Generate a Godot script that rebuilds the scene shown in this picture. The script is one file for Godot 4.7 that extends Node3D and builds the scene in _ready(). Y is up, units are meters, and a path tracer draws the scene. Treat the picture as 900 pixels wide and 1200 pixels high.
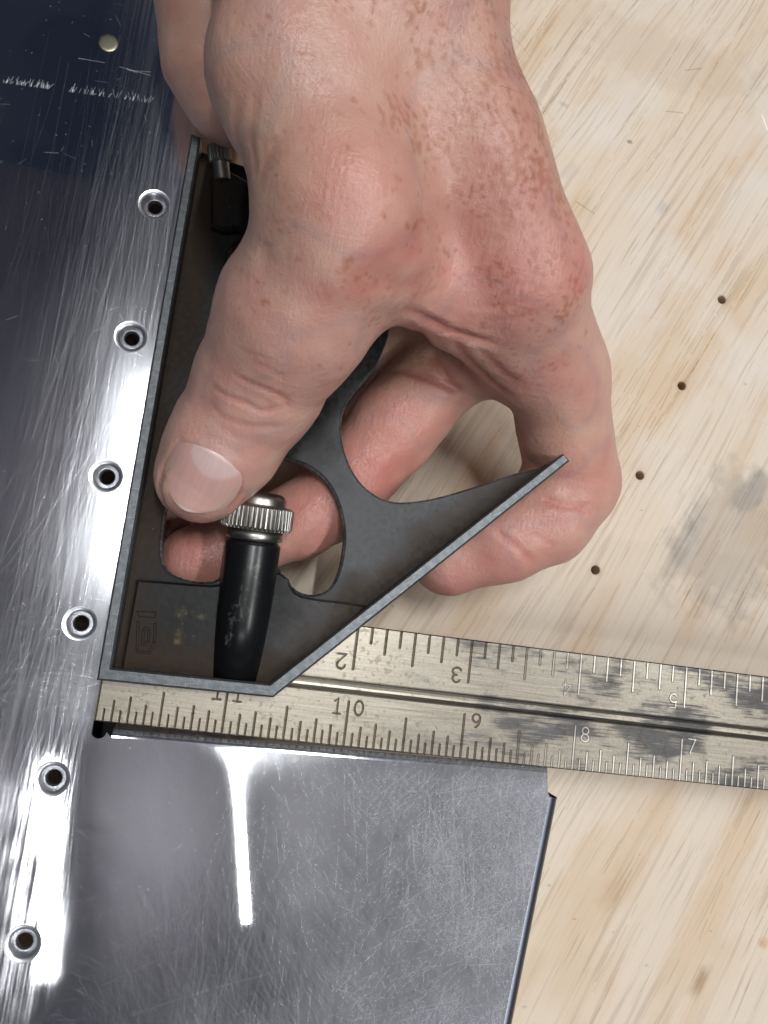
extends Node3D
# Close-up on a workbench: a left hand holds a combination square against a folded sheet of aluminium.
# Lengths below are millimetres; commit() turns them into metres. y = 0 is the plywood, y = 34 the ruler's upper face.
const MM := 0.001
const YR := 34.0

# ------------------------------------------------------------------ helpers: naming
func thing(called: String, label: String, category: String, group := "") -> Node3D:
	var o := Node3D.new()
	o.name = called
	add_child(o, true)
	o.set_meta("label", label)
	o.set_meta("category", category)
	if group: o.set_meta("group", group)
	return o

func put(called: String, st: SurfaceTool, m: Material, parent: Node = self, smooth := false) -> MeshInstance3D:
	if not smooth: st.generate_normals()
	var o := MeshInstance3D.new()
	o.name = called
	o.mesh = st.commit()
	o.material_override = m
	parent.add_child(o, true)
	return o

# ------------------------------------------------------------------ helpers: shapes
func begin(smooth := -1) -> SurfaceTool:
	var st := SurfaceTool.new()
	st.begin(Mesh.PRIMITIVE_TRIANGLES)
	st.set_smooth_group(smooth)
	return st

func vx(st: SurfaceTool, p: Vector3, uv: Vector2) -> void:
	st.set_uv(uv)
	st.add_vertex(p * MM)

var uv_from := Rect2(0, 0, 100, 100)   # the patch of x and z, in millimetres, that a texture covers

func uvof(p: Vector3) -> Vector2:
	# past the patch the texture runs on mirrored, without a seam
	return Vector2(1.0 - absf(fposmod((p.x - uv_from.position.x) / uv_from.size.x, 2.0) - 1.0), 1.0 - absf(fposmod((p.z - uv_from.position.y) / uv_from.size.y, 2.0) - 1.0))

func tri(st: SurfaceTool, a: Vector3, b: Vector3, c: Vector3) -> void:
	for p in [a, b, c]: vx(st, p, uvof(p))

func quad(st: SurfaceTool, a: Vector3, b: Vector3, c: Vector3, d: Vector3) -> void:
	tri(st, a, b, c)
	tri(st, a, c, d)

func level(st: SurfaceTool, x0: float, z0: float, x1: float, z1: float, y: float) -> void:   # a flat rectangle, cut where the texture turns back
	var xs := [x0]
	var zs := [z0]
	for k in range(-2, 4):
		var x := uv_from.position.x + k * uv_from.size.x
		var z := uv_from.position.y + k * uv_from.size.y
		if x > x0 + 0.01 and x < x1 - 0.01: xs.append(x)
		if z > z0 + 0.01 and z < z1 - 0.01: zs.append(z)
	xs.append(x1)
	zs.append(z1)
	for i in xs.size() - 1:
		for j in zs.size() - 1:
			quad(st, Vector3(xs[i], y, zs[j]), Vector3(xs[i + 1], y, zs[j]), Vector3(xs[i + 1], y, zs[j + 1]), Vector3(xs[i], y, zs[j + 1]))

func up3(p: Vector2, y: float) -> Vector3:
	return Vector3(p.x, y, p.y)

func flat_tri(st: SurfaceTool, a: Vector3, b: Vector3, c: Vector3, up := true) -> void:   # wound so that it faces up (or down)
	var n := (c - a).cross(b - a)
	if (n.y > 0.0) == up: tri(st, a, b, c)
	else: tri(st, a, c, b)

func area2(r: Array) -> float:
	var s := 0.0
	for i in r.size():
		var p: Vector2 = r[i]
		var q: Vector2 = r[(i + 1) % r.size()]
		s += p.x * q.y - q.x * p.y
	return s / 2.0

func inset(r: Array, by: float) -> Array:   # towards the inside of a ring with positive area
	var out := []
	var n := r.size()
	for i in n:
		var a: Vector2 = r[(i + n - 1) % n]
		var b: Vector2 = r[i]
		var c: Vector2 = r[(i + 1) % n]
		var u := (b - a).normalized()
		var v := (c - b).normalized()
		var m := Vector2(-u.y - v.y, u.x + v.x)
		m = m.normalized() if m.length() > 1e-4 else Vector2(-u.y, u.x)
		out.append(b + m * by / maxf(0.35, m.dot(Vector2(-u.y, u.x))))
	return out

func smooth_ring(r: Array, sharp: Array, step := 1.2) -> Array:   # Catmull-Rom through the points; the numbers in sharp stay corners
	var out := []
	var n := r.size()
	for i in n:
		var p1: Vector2 = r[i]
		var p2: Vector2 = r[(i + 1) % n]
		var p0: Vector2 = p1 if i in sharp else r[(i + n - 1) % n]
		var p3: Vector2 = p2 if (i + 1) % n in sharp else r[(i + 2) % n]
		var k := 1 if (i in sharp and (i + 1) % n in sharp) else maxi(1, int(p1.distance_to(p2) / step))
		for j in k: out.append(p1.cubic_interpolate(p2, p0, p3, float(j) / k))
	return out

func bridged(outer: Array, hole: Array) -> Array:   # one ring that runs out to the hole and back through a slit
	var best := 1e9
	var at := Vector2i()
	for i in outer.size():
		for j in hole.size():
			var d: float = outer[i].distance_squared_to(hole[j])
			if d < best:
				best = d
				at = Vector2i(i, j)
	var out := []
	for i in at.x + 1: out.append(outer[i])
	var side: Vector2 = (hole[at.y] - outer[at.x]).normalized().orthogonal() * 0.003
	for j in hole.size(): out.append(hole[(at.y + j) % hole.size()])
	out.append(hole[at.y] - side)
	out.append(outer[at.x] - side)
	for i in range(at.x + 1, outer.size()): out.append(outer[i])
	return out

func walls(st: SurfaceTool, r: Array, y0: float, y1: float, rim: Array, ytop: float) -> void:
	for i in r.size():
		var j := (i + 1) % r.size()
		quad(st, up3(r[i], y1), up3(r[j], y1), up3(r[j], y0), up3(r[i], y0))
		quad(st, up3(rim[i], ytop), up3(rim[j], ytop), up3(r[j], y1), up3(r[i], y1))

# a slab with that outline (and holes) between the heights y0 and y1, its upper edges chamfered
func plate(st: SurfaceTool, outer: Array, holes: Array, y0: float, y1: float, bevel: float, bottom := true) -> void:
	var o := outer.duplicate()
	if area2(o) < 0: o.reverse()
	var rim := inset(o, bevel)
	walls(st, o, y0, y1 - bevel, rim, y1)
	var top := rim
	var low := o
	for h in holes:
		var g: Array = h.duplicate()
		if area2(g) > 0: g.reverse()
		var gi := inset(g, bevel)
		walls(st, g, y0, y1 - bevel, gi, y1)
		top = bridged(top, gi)
		low = bridged(low, g)
	for pair in [[top, y1, true], [low, y0, false]]:
		if not bottom and not pair[2]: continue
		var ring := PackedVector2Array(pair[0])
		var idx := Geometry2D.triangulate_polygon(ring)
		if idx.is_empty(): printerr("no triangulation of ", ring.size())
		for k in range(0, idx.size(), 3):
			flat_tri(st, up3(ring[idx[k]], pair[1]), up3(ring[idx[k + 1]], pair[1]), up3(ring[idx[k + 2]], pair[1]), pair[2])

# a turned shape round the axis from `at` along `dir`; profile is [[along, radius], ...]; teeth cut flutes into the radii given a third number
func lathe(st: SurfaceTool, at: Vector3, dir: Vector3, profile: Array, sides := 48, teeth := 0) -> void:
	var d := dir.normalized()
	var s := d.cross(Vector3.UP if absf(d.y) < 0.9 else Vector3.RIGHT).normalized()
	var t := s.cross(d)
	var n := profile.size()
	for i in n - 1:
		for k in sides:
			var q := []
			for c in [[i, k], [i + 1, k], [i + 1, k + 1], [i, k + 1]]:
				var a: float = TAU * c[1] / sides
				var row: Array = profile[c[0]]
				var r: float = row[1]
				if row.size() > 2:
					var w := fposmod(float(c[1]) * teeth / sides, 1.0)
					r -= row[2] * clampf(absf(w - 0.5) * 3.4 - 0.7, 0.0, 1.0)
				q.append(at + d * row[0] + (s * cos(a) + t * sin(a)) * r)
			if q[0].distance_squared_to(q[3]) > 1e-8: tri(st, q[0], q[3], q[2])
			if q[1].distance_squared_to(q[2]) > 1e-8: tri(st, q[0], q[2], q[1])

# ------------------------------------------------------------------ helpers: textures
class Buf:
	var w := 0
	var h := 0
	var d := PackedFloat32Array()

	func _init(ww: int, hh: int, v := 0.0) -> void:
		w = ww
		h = hh
		d.resize(w * h)
		d.fill(v)

	func line(x0: float, y0: float, x1: float, y1: float, half: float, v: float, soft := 0.6) -> void:   # adds v along a stroke
		var reach := half + soft
		var xa := maxi(0, int(minf(x0, x1) - reach))
		var xb := mini(w - 1, int(maxf(x0, x1) + reach) + 1)
		var ya := maxi(0, int(minf(y0, y1) - reach))
		var yb := mini(h - 1, int(maxf(y0, y1) + reach) + 1)
		var dx := x1 - x0
		var dy := y1 - y0
		var l2 := maxf(dx * dx + dy * dy, 1e-6)
		var steep := absf(dy) > absf(dx)
		var span := reach * sqrt(l2) / maxf(absf(dy) if steep else absf(dx), 1e-3)
		for m in range(ya if steep else xa, (yb if steep else xb) + 1):
			var c := (x0 + dx * clampf((m - y0) / dy, 0, 1)) if steep else (y0 + (dy * clampf((m - x0) / dx, 0, 1) if absf(dx) > 1e-4 else 0.0))
			for k in range(maxi(xa if steep else ya, int(c - span)), mini(xb if steep else yb, int(c + span) + 1) + 1):
				var px := float(k if steep else m)
				var py := float(m if steep else k)
				var t := clampf(((px - x0) * dx + (py - y0) * dy) / l2, 0, 1)
				var e := sqrt((px - x0 - dx * t) ** 2 + (py - y0 - dy * t) ** 2)
				if e < reach:
					d[int(py) * w + int(px)] += v * clampf((reach - e) / (2.0 * soft), 0.0, 1.0)

	func path(pts: Array, half: float, v: float, soft := 0.6) -> void:
		for i in pts.size() - 1: line(pts[i].x, pts[i].y, pts[i + 1].x, pts[i + 1].y, half, v, soft)

	func blob(x: float, y: float, rx: float, ry: float, v: float) -> void:
		for j in range(maxi(0, int(y - 2 * ry)), mini(h - 1, int(y + 2 * ry)) + 1):
			for i in range(maxi(0, int(x - 2 * rx)), mini(w - 1, int(x + 2 * rx)) + 1):
				var q := ((i - x) / rx) ** 2 + ((j - y) / ry) ** 2
				if q < 4.0: d[j * w + i] += v * exp(-q * 1.2)

	func tex(lo := 0.0, hi := 1.0) -> ImageTexture:   # eight bits
		var b := PackedByteArray()
		b.resize(w * h)
		for i in w * h: b[i] = int(clampf((d[i] - lo) / (hi - lo), 0, 1) * 255.0)
		return ImageTexture.create_from_image(Image.create_from_data(w, h, false, Image.FORMAT_L8, b))

	func heights() -> ImageTexture:
		return ImageTexture.create_from_image(Image.create_from_data(w, h, false, Image.FORMAT_RF, d.to_byte_array()))

func srgb8(v: float) -> int:
	v = clampf(v, 0, 1)
	return int(255.0 * (12.92 * v if v < 0.0031308 else 1.055 * pow(v, 1.0 / 2.4) - 0.055) + 0.5)

var to8 := PackedByteArray()

func color_tex(r: Buf, g: Buf, b: Buf) -> ImageTexture:   # linear values in, an sRGB texture out
	if to8.is_empty():
		to8.resize(4097)
		for i in 4097: to8[i] = srgb8(i / 4096.0)
	var o := PackedByteArray()
	o.resize(r.w * r.h * 3)
	for i in r.w * r.h:
		o[3 * i] = to8[int(clampf(r.d[i], 0, 1) * 4096)]
		o[3 * i + 1] = to8[int(clampf(g.d[i], 0, 1) * 4096)]
		o[3 * i + 2] = to8[int(clampf(b.d[i], 0, 1) * 4096)]
	return ImageTexture.create_from_image(Image.create_from_data(r.w, r.h, false, Image.FORMAT_RGB8, o))

func noise(seed_: int, freq: float, octaves := 3) -> FastNoiseLite:
	var n := FastNoiseLite.new()
	n.noise_type = FastNoiseLite.TYPE_SIMPLEX_SMOOTH
	n.seed = seed_
	n.frequency = freq
	n.fractal_octaves = octaves
	n.fractal_type = FastNoiseLite.FRACTAL_FBM if octaves > 1 else FastNoiseLite.FRACTAL_NONE
	return n

func lin(r: float, g: float, b: float) -> Color:
	return Color(r, g, b).linear_to_srgb()

func mat(called: String, c: Color, rough: float, metal := 0.0) -> StandardMaterial3D:
	var m := StandardMaterial3D.new()
	m.resource_name = called
	m.albedo_color = c
	m.roughness = rough
	m.metallic = metal
	return m

func bump(m: StandardMaterial3D, t: Texture2D, mm: float) -> void:   # relief: texture value 1 stands mm millimetres above 0
	m.heightmap_enabled = true
	m.heightmap_texture = t
	m.heightmap_scale = mm * 0.1

func smoothy(a: float, b: float, x: float) -> float:
	var t := clampf((x - a) / (b - a), 0, 1)
	return t * t * (3 - 2 * t)

var rng := RandomNumberGenerator.new()

# ================================================================== the scene
func _ready() -> void:
	rng.seed = 7
	var cam := Camera3D.new()
	cam.name = "camera"
	cam.position = Vector3(28.128, 173.103 + YR, -24.221) * MM
	cam.basis = Basis(Vector3(0.97936, 0.16112, -0.12201), Vector3(-0.14339, 0.12848, -0.98129), Vector3(-0.14243, 0.97854, 0.14894)).orthonormalized()
	cam.fov = 64.93
	cam.near = 0.01
	cam.far = 20.0
	cam.current = true
	add_child(cam)
	var env := Environment.new()
	env.background_mode = Environment.BG_COLOR
	env.background_color = lin(0.010, 0.013, 0.024)
	env.background_energy_multiplier = 1.0
	env.tonemap_mode = Environment.TONE_MAPPER_LINEAR
	env.tonemap_exposure = 1.2
	env.sdfgi_enabled = true
	env.ssao_enabled = true
	env.ssil_enabled = true
	var we := WorldEnvironment.new()
	we.name = "world"
	we.environment = env
	add_child(we)
	lamps()
	plywood()
	sheet()
	ruler()
	square()
	hand()

# ------------------------------------------------------------------ ceiling tubes
func tube_lamp(x: float, z: float, length: float, turn: float, energy: float, label: String) -> void:
	var o := thing("ceiling_tube_lamp", label, "lamp", "fluorescent tubes over the bench")
	o.position = Vector3(x, 2450, z) * MM
	o.rotation.y = turn
	var st := begin(1)
	lathe(st, Vector3(0, 0, -length / 2), Vector3(0, 0, 1), [[0, 0.01], [0, 13], [length, 13], [length, 0.01]], 20)
	var glow := mat("tube glow", lin(0.8, 0.8, 0.8), 0.4)
	glow.emission_enabled = true
	glow.emission = Color(0.985, 0.99, 0.99)
	glow.emission_energy_multiplier = 10.0
	put("tube", st, glow, o)
	st = begin()
	for e in [-1, 1]:
		lathe(st, Vector3(0, 0, (length / 2 + 2) * e), Vector3(0, 0, e), [[0, 0.01], [0, 16], [24, 16], [24, 0.01]], 16)
	plate(st, [Vector2(-17, -length / 2 - 30), Vector2(17, -length / 2 - 30), Vector2(17, length / 2 + 30), Vector2(-17, length / 2 + 30)], [], 22, 60, 4)
	put("housing", st, mat("white enamel", lin(0.7, 0.7, 0.7), 0.4), o)
	var l := AreaLight3D.new()
	l.name = "tube_light"
	l.area_size = Vector2(length * MM, 0.026)
	l.light_color = Color(0.985, 0.99, 0.99)
	l.light_energy = energy
	l.area_range = 6.0
	l.shadow_enabled = true
	l.transform = Transform3D(Basis(Vector3(0, 0, 1), Vector3(1, 0, 0), Vector3(0, 1, 0)), Vector3(0, -0.016, 0))
	o.add_child(l)

func lamps() -> void:
	var st := begin()
	plate(st, [Vector2(-2600, -1500), Vector2(2600, -1500), Vector2(2600, 2700), Vector2(-2600, 2700)], [], 2700, 2760, 5)
	var c := put("ceiling", st, mat("white ceiling paint", lin(0.74, 0.68, 0.72), 0.9))
	c.set_meta("kind", "structure")
	c.set_meta("label", "white workshop ceiling that the tubes hang from, mirrored in the sheet")
	tube_lamp(-345, -400, 600, 0.0, 0.22, "short ceiling tube over the sheet's row of holes")
	tube_lamp(205, -400, 600, 0.0, 1.8, "short ceiling tube over the hand")
	tube_lamp(-440, 760, 600, 0.18, 0.11, "short ceiling tube mirrored in the sheet's lower left")
	tube_lamp(82, 600, 560, 0.21, 0.08, "short ceiling tube mirrored as a thin streak in the folded tab")
	tube_lamp(1500, -500, 1200, 0.0, 2.6, "added unseen fill tube beyond the plywood's far right edge")  # fill lamp added to soften the light, outside what the sheet mirrors
	tube_lamp(1500, 1100, 1200, 0.0, 2.6, "added unseen fill tube on the right, nearest the bench front")  # second added fill lamp, out of view
	tube_lamp(250, 2300, 1200, 1.57, 1.0, "added unseen fill tube lying crosswise behind the bench front")  # third added fill lamp, also out of view

# ------------------------------------------------------------------ plywood
func circle(c: Vector2, r: float, n := 20) -> Array:
	var out := []
	for i in n: out.append(c + Vector2(cos(TAU * i / n), sin(TAU * i / n)) * r)
	return out

func plywood() -> void:
	uv_from = Rect2(-10, -240, 190, 310)
	var w := 1200
	var h := 1958
	var r := Buf.new(w, h)
	var g := Buf.new(w, h)
	var b := Buf.new(w, h)
	var hh := Buf.new(w, h)
	var rough := Buf.new(w, h)
	var bands := noise(11, 0.03, 3)
	var fibre := noise(12, 1.0, 2)
	var streaks := noise(13, 1.0, 2)
	var bend := noise(14, 0.012, 2)
	var mottle := noise(15, 0.05, 4)
	var dx := cos(deg_to_rad(64.0))
	var dz := -sin(deg_to_rad(64.0))
	var px := uv_from.size.x / w
	for j in h:
		for i in w:
			var x := uv_from.position.x + i * px
			var z := uv_from.position.y + j * px
			var s := x * dx + z * dz
			var t := -x * dz + z * dx
			t += 4.0 * bend.get_noise_2d(s * 0.5, t)
			var band := bands.get_noise_2d(t * 1.6, s * 0.22) + 0.25 * mottle.get_noise_2d(x, z)
			var f := fibre.get_noise_2d(t * 1.2, s * 0.014)
			var k := streaks.get_noise_2d(t * 0.42, s * 0.014)
			var k2 := streaks.get_noise_2d(t * 0.8 + 300.0, s * 0.024)
			var m := mottle.get_noise_2d(x * 0.35 + 90.0, z * 0.35)
			# earlywood cream, heartwood tan, pale sanded patches
			var tan := smoothy(-0.05, 0.55, band)
			var pale := smoothy(0.0, 0.5, m) * smoothy(40.0, -160.0, z) + 0.25 * smoothy(0.05, 0.5, -band)
			var cr := lerpf(lerpf(0.665, 0.62, tan), 0.68, pale)
			var cg := lerpf(lerpf(0.56, 0.475, tan), 0.60, pale)
			var cb := lerpf(lerpf(0.44, 0.335, tan), 0.51, pale)
			var dark := smoothy(0.12, 0.55, k + 0.35 * f) * (0.35 + 0.65 * smoothy(-0.2, 0.4, bands.get_noise_2d(x * 0.9 + 50.0, z * 0.9)))
			dark = maxf(dark * 0.42, smoothy(0.36, 0.66, k2) * 0.55 * smoothy(-0.35, 0.25, mottle.get_noise_2d(x * 0.6 + 20.0, z * 0.6)))
			var q := 1.0 + 0.05 * f - 0.03 * absf(k)
			r.d[j * w + i] = cr * q * lerpf(1.0, 0.60, dark)
			g.d[j * w + i] = cg * q * lerpf(1.0, 0.52, dark)
			b.d[j * w + i] = cb * q * lerpf(1.0, 0.45, dark)
			hh.d[j * w + i] = 0.5 + 0.12 * f - 0.35 * dark
			rough.d[j * w + i] = 0.62 + 0.08 * f
	# grey smears, ink-blue spots, dents and scratches
	var stain := func(c: Vector2, rad: Vector2, turn: float, amount: float, tint: Vector3, seed_: int, edge: float) -> void:
		var n := noise(seed_, 0.06, 4)
		var reach := maxf(rad.x, rad.y) * 1.5
		for j in range(maxi(0, int((c.y - reach - uv_from.position.y) / px)), mini(h, int((c.y + reach - uv_from.position.y) / px))):
			for i in range(maxi(0, int((c.x - reach - uv_from.position.x) / px)), mini(w, int((c.x + reach - uv_from.position.x) / px))):
				var p := Vector2(uv_from.position.x + i * px, uv_from.position.y + j * px) - c
				var a := p.rotated(-turn)
				var u := maxf(absf(a.x) / rad.x, absf(a.y) / rad.y)
				u = lerpf(u, (a / rad).length(), 0.5) + 0.35 * n.get_noise_2d(p.x * 2.0, p.y * 2.0)
				var grain := fibre.get_noise_2d((-p.x * dz + p.y * dx) * 0.8, (p.x * dx + p.y * dz) * 0.04)
				var o := amount * smoothy(1.0, 1.0 - edge, u) * (0.9 + 0.22 * grain)
				r.d[j * w + i] *= lerpf(1.0, tint.x, o)
				g.d[j * w + i] *= lerpf(1.0, tint.y, o)
				b.d[j * w + i] *= lerpf(1.0, tint.z, o)
	stain.call(Vector2(157.63,-62.42), Vector2(27, 19), -1.1, 0.78, Vector3(0.64, 0.645, 0.67), 3, 0.45)
	stain.call(Vector2(142.86,-58.42), Vector2(14, 3.5), -1.12, 0.6, Vector3(0.62, 0.66, 0.72), 4, 0.5)
	stain.call(Vector2(162.54,-77.19), Vector2(9, 5), -1.0, 0.6, Vector3(0.5, 0.52, 0.58), 5, 0.5)
	stain.call(Vector2(129.75,-157.62), Vector2(3.6, 2.2), -1.0, 0.6, Vector3(0.66, 0.72, 0.82), 6, 0.8)
	stain.call(Vector2(100.57,-162.92), Vector2(5, 3), -0.8, 0.4, Vector3(0.7, 0.76, 0.84), 7, 0.8)
	stain.call(Vector2(96.06,-183.18), Vector2(2.2, 1.0), 0.3, 0.6, Vector3(0.6, 0.64, 0.68), 8, 0.8)
	stain.call(Vector2(117.50,-176.02), Vector2(1.2, 0.8), 0.0, 0.9, Vector3(0.4, 0.38, 0.36), 9, 0.6)
	stain.call(Vector2(155.77,54.32), Vector2(6, 2.6), -1.1, 0.9, Vector3(0.55, 0.42, 0.30), 10, 0.9)
	stain.call(Vector2(130.34,32.96), Vector2(8, 4), -1.1, 0.5, Vector3(0.72, 0.6, 0.48), 11, 0.9)
	stain.call(Vector2(172.92,43.83), Vector2(2, 2), 0, 0.8, Vector3(0.8, 0.5, 0.3), 12, 0.9)
	stain.call(Vector2(129.44,-205.98), Vector2(38, 12), 0.12, 0.35, Vector3(0.75, 0.68, 0.60), 13, 0.5)
	for i in 46:
		var c := Vector2(rng.randf_range(20, 1180), rng.randf_range(10, 1940))
		var rad := rng.randf_range(0.8, 2.2)
		var v := rng.randf_range(-0.12, -0.3)
		for buf in [r, g, b]: buf.blob(c.x, c.y, rad * rng.randf_range(1, 2.4), rad, v)
	for i in 34:
		var c := Vector2(rng.randf_range(20, 1180), rng.randf_range(10, 1940))
		var e := c + Vector2.from_angle(rng.randf() * TAU) * rng.randf_range(8, 60)
		var v := rng.randf_range(-0.16, 0.10)
		for buf in [r, g, b]: buf.line(c.x, c.y, e.x, e.y, 0.3, v, 0.7)
		hh.line(c.x, c.y, e.x, e.y, 0.4, -0.3, 0.7)
	for e in [[Vector2(159.32,-194.48), Vector2(161.29,-190.05), 0.35], [Vector2(133.25,-203.47), Vector2(138.46,-205.33), -0.2], [Vector2(102.72,-153.72), Vector2(108.44,-151.21), -0.2], [Vector2(127.97,-188.51), Vector2(133.44,-189.24), -0.2]]:
		var c: Vector2 = (e[0] - uv_from.position) / px
		var f: Vector2 = (e[1] - uv_from.position) / px
		for buf in [r, g, b]: buf.line(c.x, c.y, f.x, f.y, 0.9, e[2], 1.0)
	var gd := Vector2(dx, dz)
	for i in 760:   # crisp dark pores along the grain, in loose bundles
		var c := Vector2(rng.randf_range(10, 180), rng.randf_range(-235, 70))
		if mottle.get_noise_2d(c.x * 0.6 + 20.0, c.y * 0.6) < rng.randf_range(-0.3, 0.15): continue
		var v := rng.randf_range(0.06, 0.19)
		var half := rng.randf_range(0.1, 0.6)
		var bits := rng.randi_range(2, 7)
		for k in bits:
			var e := c + gd.rotated(rng.randfn(0, 0.035)) * rng.randf_range(2, 9)
			var a := (c - uv_from.position) / px
			var f := (e - uv_from.position) / px
			r.line(a.x, a.y, f.x, f.y, half, -v, 1.0)
			g.line(a.x, a.y, f.x, f.y, half, -v * 1.18, 1.0)
			b.line(a.x, a.y, f.x, f.y, half, -v * 1.22, 1.0)
			hh.line(a.x, a.y, f.x, f.y, half, -v * 1.5, 1.0)
			c = e + gd * rng.randf_range(0, 3)
	var drilled: Array = [Vector2(149.95,-132.69), Vector2(139.29,-104.44), Vector2(128.70,-76.48), Vector2(118.01,-48.38)]
	for c in drilled:
		var p: Vector2 = (c - uv_from.position) / px
		for buf in [r, g, b]: buf.blob(p.x, p.y, 11, 11, -0.10)
	var m := mat("sanded plywood", Color.WHITE, 1.0)
	m.albedo_texture = color_tex(r, g, b)
	m.roughness_texture = rough.tex()
	m.roughness_texture_channel = BaseMaterial3D.TEXTURE_CHANNEL_RED
	bump(m, hh.heights(), 0.12)
	var st := begin()
	var order := drilled.duplicate()
	order.sort_custom(func(a, b): return a.y < b.y)
	var top := -340.0
	for c in order + [null]:   # bands of board between the holes, and a square round each hole
		var low: float = 230.0 if c == null else c.y - 4.0
		level(st, -230, top, 330, low, 0)
		if c == null: break
		top = c.y + 4.0
		level(st, -230, low, c.x - 4.0, top, 0)
		level(st, c.x + 4.0, low, 330, top, 0)
		pierced(st, c, 4.0, 0.0, [[1.5, 0.0], [1.3, -0.12], [1.2, -0.4], [1.15, -9.0], [0.02, -9.4]], 32)
	for e in [[Vector3(-230, 0, -340), Vector3(330, 0, -340)], [Vector3(330, 0, -340), Vector3(330, 0, 230)], [Vector3(330, 0, 230), Vector3(-230, 0, 230)], [Vector3(-230, 0, 230), Vector3(-230, 0, -340)]]:
		quad(st, e[1], e[0], e[0] + Vector3(0, -18, 0), e[1] + Vector3(0, -18, 0))
	quad(st, Vector3(-230, -18, 230), Vector3(330, -18, 230), Vector3(330, -18, -340), Vector3(-230, -18, -340))
	var o := put("workbench_top", st, m)
	o.set_meta("kind", "structure")
	o.set_meta("label", "pale plywood bench top with slanting brown grain and four small drilled holes")

# ------------------------------------------------------------------ the folded sheet
const YS := 33.2

func pierced(st: SurfaceTool, c: Vector2, half: float, y: float, rings: Array, n: int) -> void:   # a hole in the middle of a square of sheet
	for k in n:
		var a := TAU * k / n
		var b := TAU * (k + 1) / n
		var ca := Vector2(cos(a), sin(a))
		var cb := Vector2(cos(b), sin(b))
		var ea := ca * half / maxf(absf(ca.x), absf(ca.y))
		var eb := cb * half / maxf(absf(cb.x), absf(cb.y))
		quad(st, up3(c + ea, y), up3(c + eb, y), up3(c + cb * rings[0][0], y), up3(c + ca * rings[0][0], y))
		for i in rings.size() - 1:
			var p: Array = rings[i]
			var q: Array = rings[i + 1]
			quad(st, up3(c + ca * p[0], y + p[1]), up3(c + cb * p[0], y + p[1]), up3(c + cb * q[0], y + q[1]), up3(c + ca * q[0], y + q[1]))

func rect(st: SurfaceTool, x0: float, z0: float, x1: float, z1: float) -> void:
	level(st, x0, z0, x1, z1, YS)

func fold(st: SurfaceTool, a: Vector2, b: Vector2, r: float, foot: float, lean := 0.0) -> void:   # a bend that starts along a-b and runs down into a flange, to the left of a-b
	var out := (b - a).normalized().orthogonal()
	if (out.y > 0) and absf(out.x) < 0.5: out = -out
	if out.x < -0.5: out = -out
	var rows := []
	for k in 9:
		var t := PI / 2 * k / 8
		rows.append([out * r * sin(t), YS - r * (1 - cos(t))])
	rows.append([out * (r - lean), foot])
	for k in rows.size() - 1:
		var p: Array = rows[k]
		var q: Array = rows[k + 1]
		flat_tri(st, up3(a + p[0], p[1]), up3(b + p[0], p[1]), up3(b + q[0], q[1]))
		flat_tri(st, up3(a + p[0], p[1]), up3(b + q[0], q[1]), up3(a + q[0], q[1]))

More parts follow.
